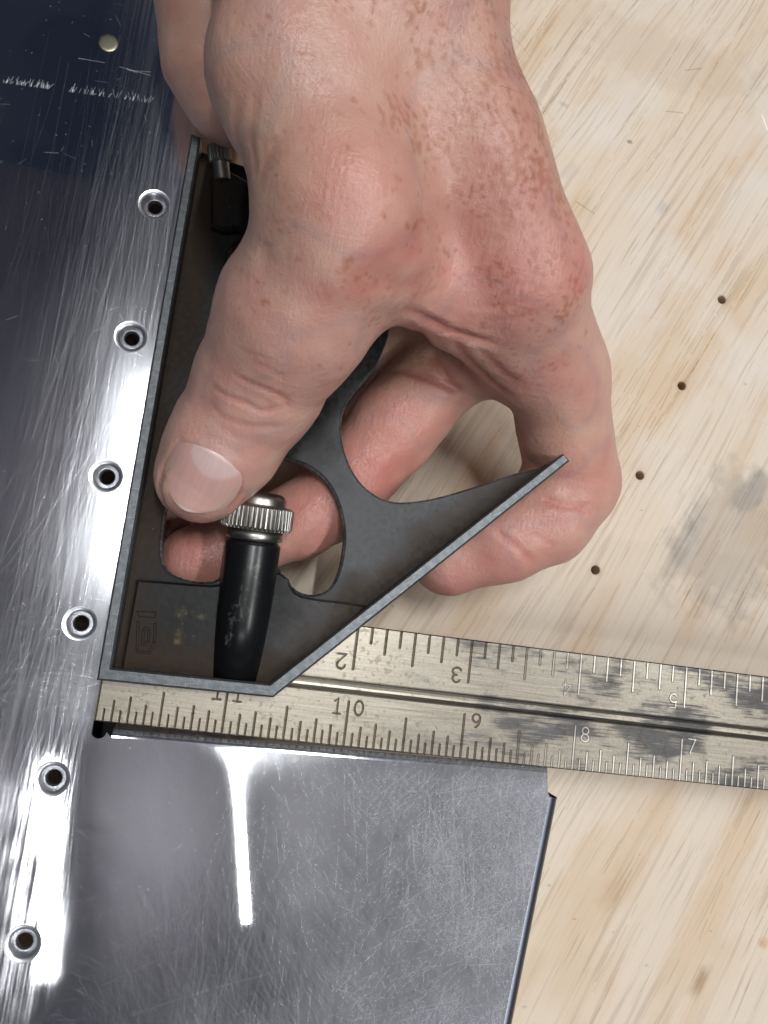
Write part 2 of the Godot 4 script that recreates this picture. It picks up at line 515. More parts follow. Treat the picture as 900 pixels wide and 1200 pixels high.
func sheet() -> void:
	uv_from = Rect2(-62, -165, 168, 230)
	var w := 1344
	var h := 1840
	var px := uv_from.size.x / w
	var rough := Buf.new(w, h)
	var hh := Buf.new(w, h, 0.5)
	var tone := Buf.new(w, h, 0.80)
	var dull := Buf.new(w, h)
	var slow := noise(21, 0.02, 3)
	var streaks := noise(22, 1.0, 2)
	var speck := noise(23, 0.9, 2)
	for j in h:
		for i in w:
			var x := uv_from.position.x + i * px
			var z := uv_from.position.y + j * px
			var n := slow.get_noise_2d(x, z)
			var lines := streaks.get_noise_2d(x * 1.3, z * 0.012)
			var near_edge := smoothy(-28, -3, x + 5.0 * n) * smoothy(8, -6, z)
			var tab := smoothy(-8, 14, x + 8.0 * n) * smoothy(-2, 6, z)
			# polished metal, dulled here and there by fine scuffing
			var scuff := 0.004 + 0.010 * n
			scuff += near_edge * (0.07 + 0.09 * lines) + 0.02 * smoothy(-60, 10, z)
			var cloud := slow.get_noise_2d(x * 2.2 + 70.0, z * 2.2)
			scuff += tab * (0.04 + smoothy(15, 70, x + 14.0 * n) * (0.15 + 0.09 * cloud) + 0.10 * smoothy(70, 95, x) * smoothy(30, 5, z) + 0.04 * n)
			scuff += 0.045 * (streaks.get_noise_2d((x - z) * 0.9, (x + z) * 0.07) + streaks.get_noise_2d(x * 1.1 + 40.0, z * 0.08)) * tab * smoothy(0, 60, x)
			dull.d[j * w + i] = scuff * (1.0 + 0.35 * speck.get_noise_2d(x * 2.5, z * 2.5))
			rough.d[j * w + i] = 0.032 - 0.012 * tab + 0.115 * exp(-((x - 42.0) / 12.0) ** 2 - ((z - 0.0) / 9.0) ** 2) + (0.06 + 0.09 * lines + 0.05 * streaks.get_noise_2d(x * 0.2, z * 0.1)) * smoothy(2.0, -9.0, x + 3.0 * n) * smoothy(0.0, 22.0, z + 4.0 * n) + 0.10 * near_edge + 0.004 * speck.get_noise_2d(x, z)
			hh.d[j * w + i] = 0.5 + 0.22 * slow.get_noise_2d(x * 0.8, z * 0.8)
	var scratch := func(x: float, z: float, ang: float, length: float, half: float, v: float, deep: float) -> void:
		var a := Vector2((x - uv_from.position.x) / px, (z - uv_from.position.y) / px)
		var pts := [a]
		var turn := rng.randf_range(-0.05, 0.05)
		for k in 4:
			ang += turn
			pts.append(pts[-1] + Vector2.from_angle(ang) * length / px / 4)
		dull.path(pts, half, v)
		rough.path(pts, half, v * 0.5 if z < 0.0 else 0.0)
		if deep != 0.0: hh.path(pts, half, deep)
	for i in 900:   # rubbed along the edge that the square lies against
		var x := -1.0 - absf(rng.randfn(0, 14))
		scratch.call(x, rng.randf_range(-150, 0), PI / 2 + rng.randfn(0, 0.03), rng.randf_range(6, 60), 0.15, rng.randf_range(0.02, 0.13) * (1.0 if x > -22 else 0.5), -0.003 if x > -22 else -0.001)
	for i in 60:
		scratch.call(rng.randf_range(-45, -3), rng.randf_range(-75, -20), PI / 2 + 0.2 + rng.randfn(0, 0.12), rng.randf_range(8, 40), 0.25, rng.randf_range(0.05, 0.18), -0.002)
	for i in 7000:   # swirls from wiping, over the folded part
		var x := rng.randf_range(-50, 100)
		var z := rng.randf_range(-20, 62)
		var ang := 0.45 + 0.9 * sin(x * 0.05) + rng.randfn(0, 0.3) if x < 55 else -0.9 + rng.randfn(0, 0.5)
		scratch.call(x, z, ang, rng.randf_range(1.5, 11), 0.05, rng.randf_range(0.03, 0.13) * (1.0 if x < 25 else 1.8), 0.0)
	for i in 26:   # longer arcs
		scratch.call(rng.randf_range(0, 95), rng.randf_range(4, 60), -0.7 + rng.randfn(0, 0.5), rng.randf_range(8, 34), 0.2, rng.randf_range(0.08, 0.25), 0.0)
	for i in 40:
		scratch.call(rng.randf_range(50, 96), rng.randf_range(4, 26), 1.45 + rng.randfn(0, 0.08), rng.randf_range(4, 16), 0.3, rng.randf_range(0.06, 0.25), 0.0)
	for i in 500:
		scratch.call(rng.randf_range(-60, 100), rng.randf_range(-160, 62), rng.randf() * TAU, rng.randf_range(0.3, 3), 0.2, rng.randf_range(0.05, 0.3), 0.0)
	for i in 1400:
		dull.blob(rng.randf_range(0, w), rng.randf_range(0, h), rng.randf_range(0.5, 1.2), rng.randf_range(0.5, 1.2), rng.randf_range(0.05, 0.4))
	for i in 90:   # a row of short cuts
		var u := rng.randf()
		if u > 0.33 and u < 0.45: continue
		var p: Vector2 = (Vector2(-42.64,-132.64)).lerp(Vector2(-11.03,-135.22), u)
		scratch.call(p.x, p.y, -1.3 + rng.randfn(0, 0.3), rng.randf_range(0.6, 2.2), 0.2, 0.45, -0.01)
	for c in [Vector2(-6.28,-81.40), Vector2(-6.52,-49.97), Vector2(-6.65,-18.64), Vector2(-6.19,12.43), Vector2(-5.98,43.23)]:   # rings left by the dimpling tool
		for k in 3:
			var a0 := rng.randf() * TAU
			var rad := rng.randf_range(4.3, 6.4) / px
			var arc := []
			for q in 12: arc.append((c - uv_from.position) / px + Vector2.from_angle(a0 + q * rng.randf_range(0.1, 0.16)) * rad)
			dull.path(arc, 0.15, rng.randf_range(0.1, 0.3))
	for e in [[Vector2(-27.66,-142.21), Vector2(-22.15,-142.51)], [Vector2(-18.75,-142.29), Vector2(-11.91,-141.83)], [Vector2(-16.82,-141.91), Vector2(-12.04,-142.66)], [Vector2(-17.25,-142.23), Vector2(-14.91,-141.74)]]:
		var a: Vector2 = (e[0] - uv_from.position) / px
		var b: Vector2 = (e[1] - uv_from.position) / px
		dull.line(a.x, a.y, b.x, b.y, 0.5, 0.4)
	for e in [[Vector2(74.04,10.27), Vector2(76.32,18.80)], [Vector2(76.83,10.02), Vector2(79.48,16.81)], [Vector2(71.66,21.93), Vector2(80.01,21.63)], [Vector2(72.66,22.54), Vector2(73.73,25.37)], [Vector2(79.95,21.11), Vector2(81.27,27.90)], [Vector2(-6.17,6.97), Vector2(-4.76,1.83)], [Vector2(-6.07,6.63), Vector2(-4.25,1.94)]]:
		var a: Vector2 = (e[0] - uv_from.position) / px
		var b: Vector2 = (e[1] - uv_from.position) / px
		var c := a
		for k in 6:   # faint and broken
			var f := a.lerp(b, (k + rng.randf_range(0.5, 1.0)) / 6.0) + Vector2(rng.randfn(0, 1.2), 0)
			tone.line(c.x, c.y, f.x, f.y, 0.3, rng.randf_range(-0.5, -0.1), 0.8)
			c = f
	var m := mat("rubbed aluminium", Color.WHITE, 1.0, 1.0)
	var tint: Array = [Buf.new(w, h), Buf.new(w, h), Buf.new(w, h)]
	for i in w * h:
		for c in 3: tint[c].d[i] = tone.d[i] * [0.96, 0.975, 1.03][c]
	m.albedo_texture = color_tex(tint[0], tint[1], tint[2])
	m.roughness_texture = rough.tex()
	m.roughness_texture_channel = BaseMaterial3D.TEXTURE_CHANNEL_RED
	for i in w * h: dull.d[i] = 1.0 - minf(dull.d[i], 0.75)
	m.metallic_texture = dull.tex()
	m.metallic_texture_channel = BaseMaterial3D.TEXTURE_CHANNEL_RED
	bump(m, hh.heights(), 0.05)
	var o := thing("sheet_metal_tray", "shiny scratched aluminium sheet with a row of pressed holes and a folded tab", "metal sheet")
	var holes := []
	for k in 6: holes.append(Vector2(-6.09, -111.46 + 30.887 * k))
	var st := begin()
	rect(st, -230, -300, -12.1, 140)
	var z := -300.0
	for c in holes:
		rect(st, -12.1, z, -0.1, c.y - 6.0)
		z = c.y + 6.0
	rect(st, -12.1, z, -0.1, 140)
	var tab := [Vector2(-0.1, 65), Vector2(-0.1, 2.6)]
	for k in 9: tab.append(Vector2(1.25, 1.9) + Vector2.from_angle(PI * 0.80 - PI * 0.78 * k / 8) * 1.5 + Vector2(0, 0.1))
	tab.append_array([Vector2(3.9, 3.0), Vector2(96.5, 1.75), Vector2(96.9, 5.2), Vector2(97.4, 6.2), Vector2(90.244, 65)])
	var ring := PackedVector2Array(tab)
	var idx := Geometry2D.triangulate_polygon(ring)
	for k in range(0, idx.size(), 3): flat_tri(st, up3(ring[idx[k]], YS), up3(ring[idx[k + 1]], YS), up3(ring[idx[k + 2]], YS))
	quad(st, Vector3(-0.1, YS, 65), Vector3(90.244, YS, 65), Vector3(81.1, YS, 140), Vector3(-0.1, YS, 140))
	for k in range(0, tab.size() - 5): quad(st, up3(tab[k], YS), up3(tab[k], YS - 1.2), up3(tab[k + 1], YS - 1.2), up3(tab[k + 1], YS))
	quad(st, Vector3(-0.1, YS, -300), Vector3(-0.1, YS, 2.6), Vector3(-0.1, YS - 1.2, 2.6), Vector3(-0.1, YS - 1.2, -300))
	for c in holes: pierced(st, c, 6.0, YS, [[3.5, 0.0]], 56)
	put("panel", st, m, o)
	st = begin()
	quad(st, Vector3(-0.1, YS - 1.2, -300), Vector3(-0.1, YS - 1.2, -0.4), Vector3(-0.1, 1.0, -0.4), Vector3(-0.1, 1.0, -300))
	quad(st, Vector3(-1.3, YS - 1.2, -300), Vector3(-1.3, YS - 1.2, -0.4), Vector3(-1.3, 1.0, -0.4), Vector3(-1.3, 1.0, -300))
	put("square_side_flange", st, m, o)
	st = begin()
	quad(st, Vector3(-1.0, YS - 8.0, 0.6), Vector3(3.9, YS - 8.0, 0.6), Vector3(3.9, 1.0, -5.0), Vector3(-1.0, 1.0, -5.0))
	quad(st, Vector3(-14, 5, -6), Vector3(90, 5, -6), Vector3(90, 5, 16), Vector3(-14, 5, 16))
	put("added_shade_lip", st, mat("painted shade black", lin(0.015, 0.015, 0.016), 0.8), o)  # added under the sheet; its black stands in for shade in the relief cut
	var worn := mat("burnished aluminium", lin(0.74, 0.75, 0.78), 0.30, 0.92)
	st = begin(1)
	fold(st, Vector2(3.9, 3.0), Vector2(96.5, 1.75), 1.8, 1.0, -7.0)
	put("ruler_side_flange", st, m, o)
	st = begin(1)
	fold(st, Vector2(97.4, 6.2), Vector2(81.1, 140), 2.6, 1.0)
	put("outer_flange", st, mat("reflection darkened aluminium", lin(0.17, 0.18, 0.215), 0.38, 1.0), o)  # colour darkened to stand in for the bend mirroring a dark room
	for c in holes:
		st = begin(1)
		var tilt := Vector3(rng.randfn(0, 0.02), -1.0, rng.randfn(0, 0.02))
		lathe(st, up3(c, YS), tilt, [[0.004, 3.49], [0.03, 3.3], [0.09, 3.05], [0.19, 2.8], [0.38, 2.5], [0.66, 2.25], [0.95, 1.92], [1.15, 1.72], [1.35, 1.58], [1.6, 1.52], [2.8, 1.52]], 56)
		put("pressed_hole", st, worn, o)
	st = begin(1)
	var rv: Vector3 = Vector3(-22.05,33.20,-147.46)
	lathe(st, Vector3(rv.x, YS + 0.12, rv.z), Vector3.DOWN, [[0, 0.01], [0.01, 1.4], [0.04, 1.9], [0.12, 2.25], [0.3, 2.35], [0.5, 2.4]], 40)
	var rivet := mat("dull brass", lin(0.42, 0.40, 0.30), 0.38, 1.0)
	put("rivet", st, rivet, o)

# ------------------------------------------------------------------ steel ruler
func strokes_of(d: String) -> Array:   # single-line figures in a box 0.62 wide and 1 high, y downwards
	var arc := func(cx: float, cy: float, rx: float, ry: float, a0: float, a1: float) -> Array:
		var o := []
		for k in 15: o.append(Vector2(cx + rx * cos(lerpf(a0, a1, k / 14.0)), cy + ry * sin(lerpf(a0, a1, k / 14.0))))
		return o
	match d:
		"0": return [arc.call(0.31, 0.5, 0.29, 0.48, 0.0, TAU)]
		"1": return [[Vector2(0.12, 0.2), Vector2(0.34, 0.02), Vector2(0.34, 1.0)], [Vector2(0.08, 1.0), Vector2(0.58, 1.0)]]
		"2": return [arc.call(0.31, 0.28, 0.27, 0.26, -PI, 0.55) + [Vector2(0.05, 0.98), Vector2(0.6, 0.98)]]
		"3": return [arc.call(0.28, 0.26, 0.26, 0.24, -PI * 0.9, PI * 0.5), arc.call(0.28, 0.74, 0.3, 0.25, -PI * 0.5, PI * 0.9)]
		"4": return [[Vector2(0.44, 1.0), Vector2(0.44, 0.0), Vector2(0.02, 0.7), Vector2(0.62, 0.7)]]
		"5": return [[Vector2(0.55, 0.02), Vector2(0.12, 0.02), Vector2(0.08, 0.45)] + arc.call(0.28, 0.68, 0.28, 0.29, -PI * 0.72, PI * 0.85)]
		"7": return [[Vector2(0.02, 0.02), Vector2(0.58, 0.02), Vector2(0.2, 1.0)]]
		"8": return [arc.call(0.31, 0.26, 0.24, 0.24, 0.0, TAU), arc.call(0.31, 0.75, 0.28, 0.25, 0.0, TAU)]
		"9": return [arc.call(0.31, 0.3, 0.27, 0.28, 0.0, TAU), arc.call(0.2, 0.35, 0.38, 0.6, 0.0, PI * 0.42)]
	return []

func ruler() -> void:
	uv_from = Rect2(0, -25.6, 190, 25.8)
	var w := 2048
	var px := uv_from.size.x / w
	var h := int(uv_from.size.y / px)
	var r := Buf.new(w, h)
	var g := Buf.new(w, h)
	var b := Buf.new(w, h)
	var hh := Buf.new(w, h, 0.5)
	var rough := Buf.new(w, h)
	var cut := Buf.new(w, h)
	var along := noise(31, 1.0, 3)
	var blot := noise(32, 0.05, 4)
	var grit := noise(33, 0.6, 3)
	# graduations: sixteenths of an inch on the near edge counted from the far end, eighths on the other
	var mark := func(x: float, z0: float, z1: float, half: float) -> void:
		cut.line((x - uv_from.position.x) / px, (z0 - uv_from.position.y) / px, (x - uv_from.position.x) / px, (z1 - uv_from.position.y) / px, half, 1.0, 0.7)
	for k in range(0, 120):
		var n := k % 16
		var l := 9.5 if n == 0 else 7.0 if n == 8 else 5.0 if n % 4 == 0 else 4.1 if n % 2 == 0 else 2.6
		mark.call(k * 25.4 / 16 + rng.randfn(0, 0.03), 0.0, -l + rng.randfn(0, 0.12), 2.3 if l > 3 else 2.0)
		n = k % 8
		l = 9.2 if n == 0 else 7.1 if n == 4 else 5.5 if n % 2 == 0 else 3.6
		mark.call(k * 25.4 / 8 + rng.randfn(0, 0.03), -25.4, -25.4 + l + rng.randfn(0, 0.12), 2.5)
	var figure := func(d: String, x: float, z: float, size: float, turned: bool) -> void:
		for s in strokes_of(d):
			var pts := []
			for p in s:
				var q: Vector2 = (p - Vector2(0.31, 0.5)) * size
				if turned: q = -q
				pts.append((Vector2(x, z) + q - uv_from.position) / px)
			cut.path(pts, 1.8, 0.9, 0.9)
	for e in [["1", 23.3, -8.4], ["1", 27.5, -8.4], ["1", 48.4, -8.2], ["0", 53.1, -8.2], ["9", 78.9, -8.2], ["8", 104.0, -8.0], ["7", 129.4, -8.0], ["6", 154.8, -8.0]]:
		figure.call(e[0], e[1], e[2], 3.1, false)
	for e in [["1", 22.7], ["2", 48.1], ["3", 73.4], ["4", 98.8], ["5", 124.2], ["6", 149.6]]:
		figure.call(e[0], e[1], -17.5, 3.2, true)
	for j in h:
		for i in w:
			var x := uv_from.position.x + i * px
			var z := uv_from.position.y + j * px
			var a := along.get_noise_2d(x * 0.05, z * 2.2)
			var n := blot.get_noise_2d(x * 0.8, z * 1.6)
			var s := smoothy(0.02, 0.55, n + 0.42 * a + 0.25 * grit.get_noise_2d(x * 0.25, z * 1.1) + 0.20 * smoothy(60, 130, x) - 0.16 * smoothy(50, 20, x)) * smoothy(55, 80, x)   # dark tarnish
			var rust := smoothy(0.30, 0.55, grit.get_noise_2d(x * 0.9, z * 0.9) + 0.3 * n)
			var c := minf(cut.d[j * w + i], 1.0)
			var v := lerpf(0.94, 0.58, smoothy(40, 110, x)) + 0.20 * a + 0.10 * grit.get_noise_2d(x * 2.0, z * 2.0)
			var cr := lerpf(0.285, 0.108, s) * v
			var cg := lerpf(0.258, 0.105, s) * v
			var cb := lerpf(0.212, 0.104, s) * v
			var dirt := clampf(c * lerpf(0.85, 0.15, smoothy(85, 110, x)) + rust * 0.32, 0, 1)
			r.d[j * w + i] = lerpf(cr, 0.10, dirt)
			g.d[j * w + i] = lerpf(cg, 0.075, dirt)
			b.d[j * w + i] = lerpf(cb, 0.05, dirt)
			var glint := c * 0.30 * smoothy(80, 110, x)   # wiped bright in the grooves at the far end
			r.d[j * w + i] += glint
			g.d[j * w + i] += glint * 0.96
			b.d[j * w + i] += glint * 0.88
			rough.d[j * w + i] = 0.36 + 0.06 * a + 0.12 * s + 0.25 * dirt
			hh.d[j * w + i] = 0.7 - 0.6 * c + 0.03 * a - 0.06 * rust
	for i in 700:   # long rubbing scratches
		var y := rng.randf() * h
		var x := rng.randf() * w
		var e := x + rng.randf_range(20, 260)
		var v := rng.randf_range(-0.05, 0.06)
		for buf in [r, g, b]: buf.line(x, y, e, y + rng.randfn(0, 2), 0.1, v)
	var m := mat("tarnished steel", Color.WHITE, 1.0, 0.9)
	m.albedo_texture = color_tex(r, g, b)
	m.roughness_texture = rough.tex()
	m.roughness_texture_channel = BaseMaterial3D.TEXTURE_CHANNEL_RED
	bump(m, hh.heights(), 0.16)
	var o := thing("steel_ruler", "tarnished steel ruler with engraved inch marks and a groove down its middle", "ruler")
	var st := begin()
	var prof := [[0.0, -2.3], [0.0, -0.25], [-0.25, 0.0], [-10.75, 0.0], [-11.0, -0.1], [-11.3, -0.5], [-11.8, -0.74], [-12.3, -0.8], [-12.8, -0.74], [-13.3, -0.5], [-13.6, -0.1], [-13.85, 0.0], [-25.15, 0.0], [-25.4, -0.25], [-25.4, -2.3]]
	for i in prof.size() - 1:
		var p: Array = prof[i]
		var q: Array = prof[i + 1]
		for seg in [[0.0, 190.0], [190.0, 305.0]]:
			quad(st, Vector3(seg[0], YR + q[1], q[0]), Vector3(seg[1], YR + q[1], q[0]), Vector3(seg[1], YR + p[1], p[0]), Vector3(seg[0], YR + p[1], p[0]))
	for e in [0.0, 305.0]:
		for i in range(1, prof.size() - 1):
			flat_tri(st, Vector3(e, YR + prof[0][1], prof[0][0]), Vector3(e, YR + prof[i][1], prof[i][0]), Vector3(e, YR + prof[i + 1][1], prof[i + 1][0]))
	put("blade", st, m, o)

# ------------------------------------------------------------------ the head of the combination square
func square() -> void:
	uv_from = Rect2(-2, -132, 98, 128)
	var w := 784
	var h := 1024
	var px := uv_from.size.x / w
	var r := Buf.new(w, h)
	var g := Buf.new(w, h)
	var b := Buf.new(w, h)
	var hh := Buf.new(w, h)
	var rough := Buf.new(w, h)
	var big := noise(41, 0.05, 4)
	var fine := noise(42, 0.5, 4)
	for j in h:
		for i in w:
			var x := uv_from.position.x + i * px
			var z := uv_from.position.y + j * px
			var n := big.get_noise_2d(x, z)
			var f := fine.get_noise_2d(x, z)
			# blued black, worn to grey on the arm, rusty brown along the fences
			var worn := smoothy(26, 50, x + 14.0 * n) * (0.75 + 0.5 * f)
			var off45 := ((x - 34.6) + (z + 9.1)) * 0.7071   # distance below the slanted fence's foot, negative inside
			var edge := minf(minf(x - 2.5, -z - 11.5), -off45 - 2.5)
			var rust := smoothy(9.5, 0.0, edge + 4.0 * n) * (0.85 + 0.25 * f)
			var v := 0.012 + 0.046 * worn + 0.006 * f + 0.004 * n
			r.d[j * w + i] = lerpf(v, 0.039, rust * 0.85)
			g.d[j * w + i] = lerpf(v * 1.02, 0.0255, rust * 0.85)
			b.d[j * w + i] = lerpf(v * 1.06, 0.015, rust * 0.85)
			rough.d[j * w + i] = 0.46 + 0.10 * f + 0.2 * rust - 0.04 * worn
			hh.d[j * w + i] = 0.5 + 0.35 * f
	var rub := func(ring: Array, shift: Vector2) -> void:   # bare metal where hands have rubbed the edges
		for k in ring.size():
			var a: Vector2 = (ring[k] + shift - uv_from.position) / px
			var e: Vector2 = (ring[(k + 1) % ring.size()] + shift - uv_from.position) / px
			var v := clampf(0.055 + 0.09 * fine.get_noise_2d(ring[k].x * 0.5, ring[k].y * 0.5), 0.0, 0.2)
			r.line(a.x, a.y, e.x, e.y, 1.6, v, 1.8)
			g.line(a.x, a.y, e.x, e.y, 1.6, v * 1.03, 1.8)
			b.line(a.x, a.y, e.x, e.y, 1.6, v * 1.08, 1.8)
	var dab := func(p: Vector2, rad: float, c: Vector3) -> void:
		for k in 26:
			var q := (p - uv_from.position) / px + Vector2(rng.randfn(0, rad), rng.randfn(0, rad)) / px
			var s := rng.randf_range(0.8, 2.8)
			r.blob(q.x, q.y, s, s, c.x)
			g.blob(q.x, q.y, s, s, c.y)
			b.blob(q.x, q.y, s, s, c.z)
	dab.call(Vector2(14.50,-23.70), 0.7, Vector3(0.02, 0.016, 0.006))
	dab.call(Vector2(14.00,-19.35), 0.6, Vector3(0.016, 0.012, 0.004))
	dab.call(Vector2(18.14,-23.29), 0.5, Vector3(0.012, 0.010, 0.004))
	dab.call(Vector2(14.10,-17.65), 0.4, Vector3(0.016, 0.014, 0.005))
	for i in 260:
		var q := Vector2(rng.randf() * w, rng.randf() * h)
		var v := rng.randf_range(0.02, 0.16)
		var s := rng.randf_range(0.4, 1.1)
		for buf in [r, g, b]: buf.blob(q.x, q.y, s, s, v)
	for i in 240:
		var q := Vector2(rng.randf_range(0.3, 1) * w, rng.randf() * h)
		var e := q + Vector2.from_angle(rng.randf() * TAU) * rng.randf_range(4, 26)
		var v := rng.randf_range(-0.015, 0.05)
		for buf in [r, g, b]: buf.line(q.x, q.y, e.x, e.y, 0.2, v)
	var pa := Vector2(0.62, -8.8)
	var pb := Vector2(34.6, -9.15)
	var pc := Vector2(91.6, -66.5)
	var pd: Vector2 = Vector2(0.63,-124.31)
	# web with its two openings
	var outline := [pd + Vector2(1.5, 0.8), pa + Vector2(1.2, -1.6), pb + Vector2(-0.6, -1.6), pc + Vector2(-1.6, -1.0)]
	outline.append_array([Vector2(86.31,-64.97), Vector2(80.19,-62.46), Vector2(72.72,-58.81), Vector2(65.36,-55.40), Vector2(59.86,-53.45), Vector2(54.68,-52.49), Vector2(50.44,-53.36), Vector2(46.36,-56.12), Vector2(43.16,-60.71), Vector2(41.33,-66.11), Vector2(41.40,-71.29), Vector2(43.60,-76.11), Vector2(46.56,-81.11), Vector2(48.37,-86.56), Vector2(48.92,-91.44), Vector2(47.96,-97.68), Vector2(43.94,-105.01), Vector2(36.30,-111.63), Vector2(25.10,-116.44), Vector2(14.92,-121.40), Vector2(7.61,-122.65)])
	var web := smooth_ring(outline, [0, 1, 2, 3, 4, 24])
	var low_hole := smooth_ring([Vector2(15.05,-59.05), Vector2(9.22,-53.53), Vector2(7.77,-45.18), Vector2(7.73,-38.93), Vector2(8.26,-34.59), Vector2(9.92,-31.65), Vector2(13.38,-30.36), Vector2(17.71,-30.23), Vector2(20.64,-31.50), Vector2(22.97,-35.72), Vector2(26.91,-38.94), Vector2(30.30,-37.61), Vector2(32.95,-34.02), Vector2(36.59,-30.93), Vector2(40.24,-30.51), Vector2(43.26,-32.16), Vector2(44.75,-35.96), Vector2(45.12,-41.48), Vector2(44.28,-46.50), Vector2(42.14,-51.56), Vector2(38.87,-55.35), Vector2(34.73,-57.51), Vector2(30.42,-58.33), Vector2(23.78,-60.45)], [])
	var high_hole := smooth_ring([Vector2(13.06,-103.59), Vector2(11.83,-94.64), Vector2(10.24,-78.87), Vector2(9.34,-67.39), Vector2(16.02,-64.40), Vector2(22.98,-65.93), Vector2(30.86,-74.87), Vector2(36.87,-85.65), Vector2(37.44,-95.66), Vector2(32.68,-102.76), Vector2(24.63,-106.17)], [])
	for e in [web, low_hole, high_hole]: rub.call(e, Vector2.ZERO)
	var black := mat("blued casting", Color.WHITE, 1.0, 0.30)
	black.metallic_specular = 0.32
	black.albedo_texture = color_tex(r, g, b)
	black.roughness_texture = rough.tex()
	black.roughness_texture_channel = BaseMaterial3D.TEXTURE_CHANNEL_RED
	bump(black, hh.heights(), 0.05)
	# worn grey steel of the fence edges: computed, laid on by position
	var gw := 256
	var gr := Buf.new(gw, gw)
	var gg := Buf.new(gw, gw)
	var gb := Buf.new(gw, gw)
	var gh := Buf.new(gw, gw)
	for j in gw:
		for i in gw:
			var f := fine.get_noise_2d(i * 0.5, j * 0.5)
			var f2 := fine.get_noise_2d(i * 0.1 + 80.0, j * 0.1)
			var v := 0.115 + 0.03 * f + 0.045 * f2
			gr.d[j * gw + i] = v * 0.95
			gg.d[j * gw + i] = v * 1.02
			gb.d[j * gw + i] = v * 1.08
			gh.d[j * gw + i] = 0.5 + 0.4 * f
	for i in 160:
		var q := Vector2(rng.randf() * gw, rng.randf() * gw)
		var e := q + Vector2(rng.randfn(0, 14), rng.randfn(0, 5))
		var v := rng.randf_range(-0.1, 0.22)
		for buf in [gr, gg, gb]: buf.line(q.x, q.y, e.x, e.y, 0.3, v)
	var grey := mat("worn fence steel", Color.WHITE, 0.42, 0.75)
	grey.albedo_texture = color_tex(gr, gg, gb)
	bump(grey, gh.heights(), 0.04)
	grey.uv1_triplanar = true
	grey.uv1_scale = Vector3.ONE * 40.0

	var o := thing("combination_square_head", "dark iron combination square head with knurled nut, gripped by the hand", "combination square")
	var st := begin()
	plate(st, web, [low_hole, high_hole], YR + 0.6, YR + 4.0, 0.45)
	put("web", st, black, o)
	# lower half of the casting, under the web and round the blade's slot
	# fences: a wall along the edge, the slanted face and the base
	var pe := pd + (pa - pd).normalized().orthogonal() * -2.3
	var outer := [pd, pa, pb, pc]
	var e45 := (pc - pb).normalized()
	var n45 := Vector2(-e45.y, e45.x)
	if n45.dot(Vector2(-1, -1)) < 0: n45 = -n45
	var inner := [pc + n45 * 2.2, pb + Vector2(-1.0, -2.6), pa + Vector2(2.4, -2.6), pd + Vector2(2.1, 0.3)]
	var ringf := outer + inner
	st = begin()
	plate(st, ringf, [], YR + 0.15, YR + 8.5, 0.4)
	put("fence", st, grey, o)
	st = begin()
	plate(st, [pd, pa + Vector2(0, -18.0), pa + Vector2(2.75, -18.0), pd + Vector2(2.3, 0.3)], [], YR - 8.0, YR + 0.1, 0.3)
	put("lower_fence", st, grey, o)
	st = begin()
	plate(st, [pc, pc + n45 * 2.5, Vector2(53.0, -30.2), Vector2(54.8, -29.3)], [], YR - 8.0, YR + 0.1, 0.3)
	put("lower_slanted_fence", st, grey, o)
	# raised housing round the blade's slot
	var house := smooth_ring([Vector2(4.44,-28.94), Vector2(11.11,-29.30), Vector2(17.54,-29.62), Vector2(20.88,-30.24), Vector2(22.84,-33.30), Vector2(32.91,-33.94), Vector2(36.22,-30.48), Vector2(40.23,-29.76), Vector2(45.96,-29.78), Vector2(51.76,-29.63), Vector2(34.29,-9.44), Vector2(4.29,-9.80)], [0, 1, 8, 9, 10, 11])
	st = begin()
	plate(st, house, [], YR + 3.0, YR + 5.4, 0.5, false)
	put("slot_housing", st, black, o)
	# level housing at the top end
	var lev := smooth_ring([Vector2(5.71,-116.58), Vector2(9.01,-118.92), Vector2(15.58,-116.75), Vector2(21.53,-114.02), Vector2(22.76,-105.31), Vector2(16.45,-103.22), Vector2(15.41,-105.36), Vector2(12.76,-106.00), Vector2(10.35,-105.10), Vector2(7.38,-105.66)], [0, 4, 5, 9])
	st = begin()
	plate(st, lev, [], YR + 2.0, YR + 6.4, 0.7, false)
	put("level_housing", st, black, o)
	# pressed mark on the housing: a bar over a rounded D in a frame
	st = begin()
	var frame: Array = [Vector2(5.46,-22.73), Vector2(9.25,-23.03), Vector2(9.27,-21.84), Vector2(6.14,-21.62)]
	plate(st, frame, [], YR + 5.2, YR + 5.62, 0.15, false)
	for seg in [[Vector2(6.11,-20.77), Vector2(6.93,-14.78)], [Vector2(6.93,-14.78), Vector2(9.39,-14.90)], [Vector2(9.39,-14.90), Vector2(9.86,-17.15)], [Vector2(9.86,-17.15), Vector2(9.44,-20.84)], [Vector2(7.36,-19.22), Vector2(7.69,-16.22)], [Vector2(7.69,-16.22), Vector2(8.72,-17.02)], [Vector2(8.72,-17.02), Vector2(8.51,-19.36)], [Vector2(8.51,-19.36), Vector2(7.31,-19.56)]]:
		var a: Vector2 = seg[0]
		var c: Vector2 = seg[1]
		var nn := (c - a).normalized().orthogonal() * 0.28
		plate(st, [a + nn, c + nn, c - nn, a - nn], [], YR + 5.2, YR + 5.6, 0.12, false)
	put("maker_mark", st, black, o)
	# clamp: barrel, knurled nut
	var gloss := mat("black enamel", Color.WHITE, 0.32)
	gloss.metallic_specular = 0.4
	var ink: Array = [Buf.new(392, 512, 0.006), Buf.new(392, 512, 0.0065), Buf.new(392, 512, 0.0075)]
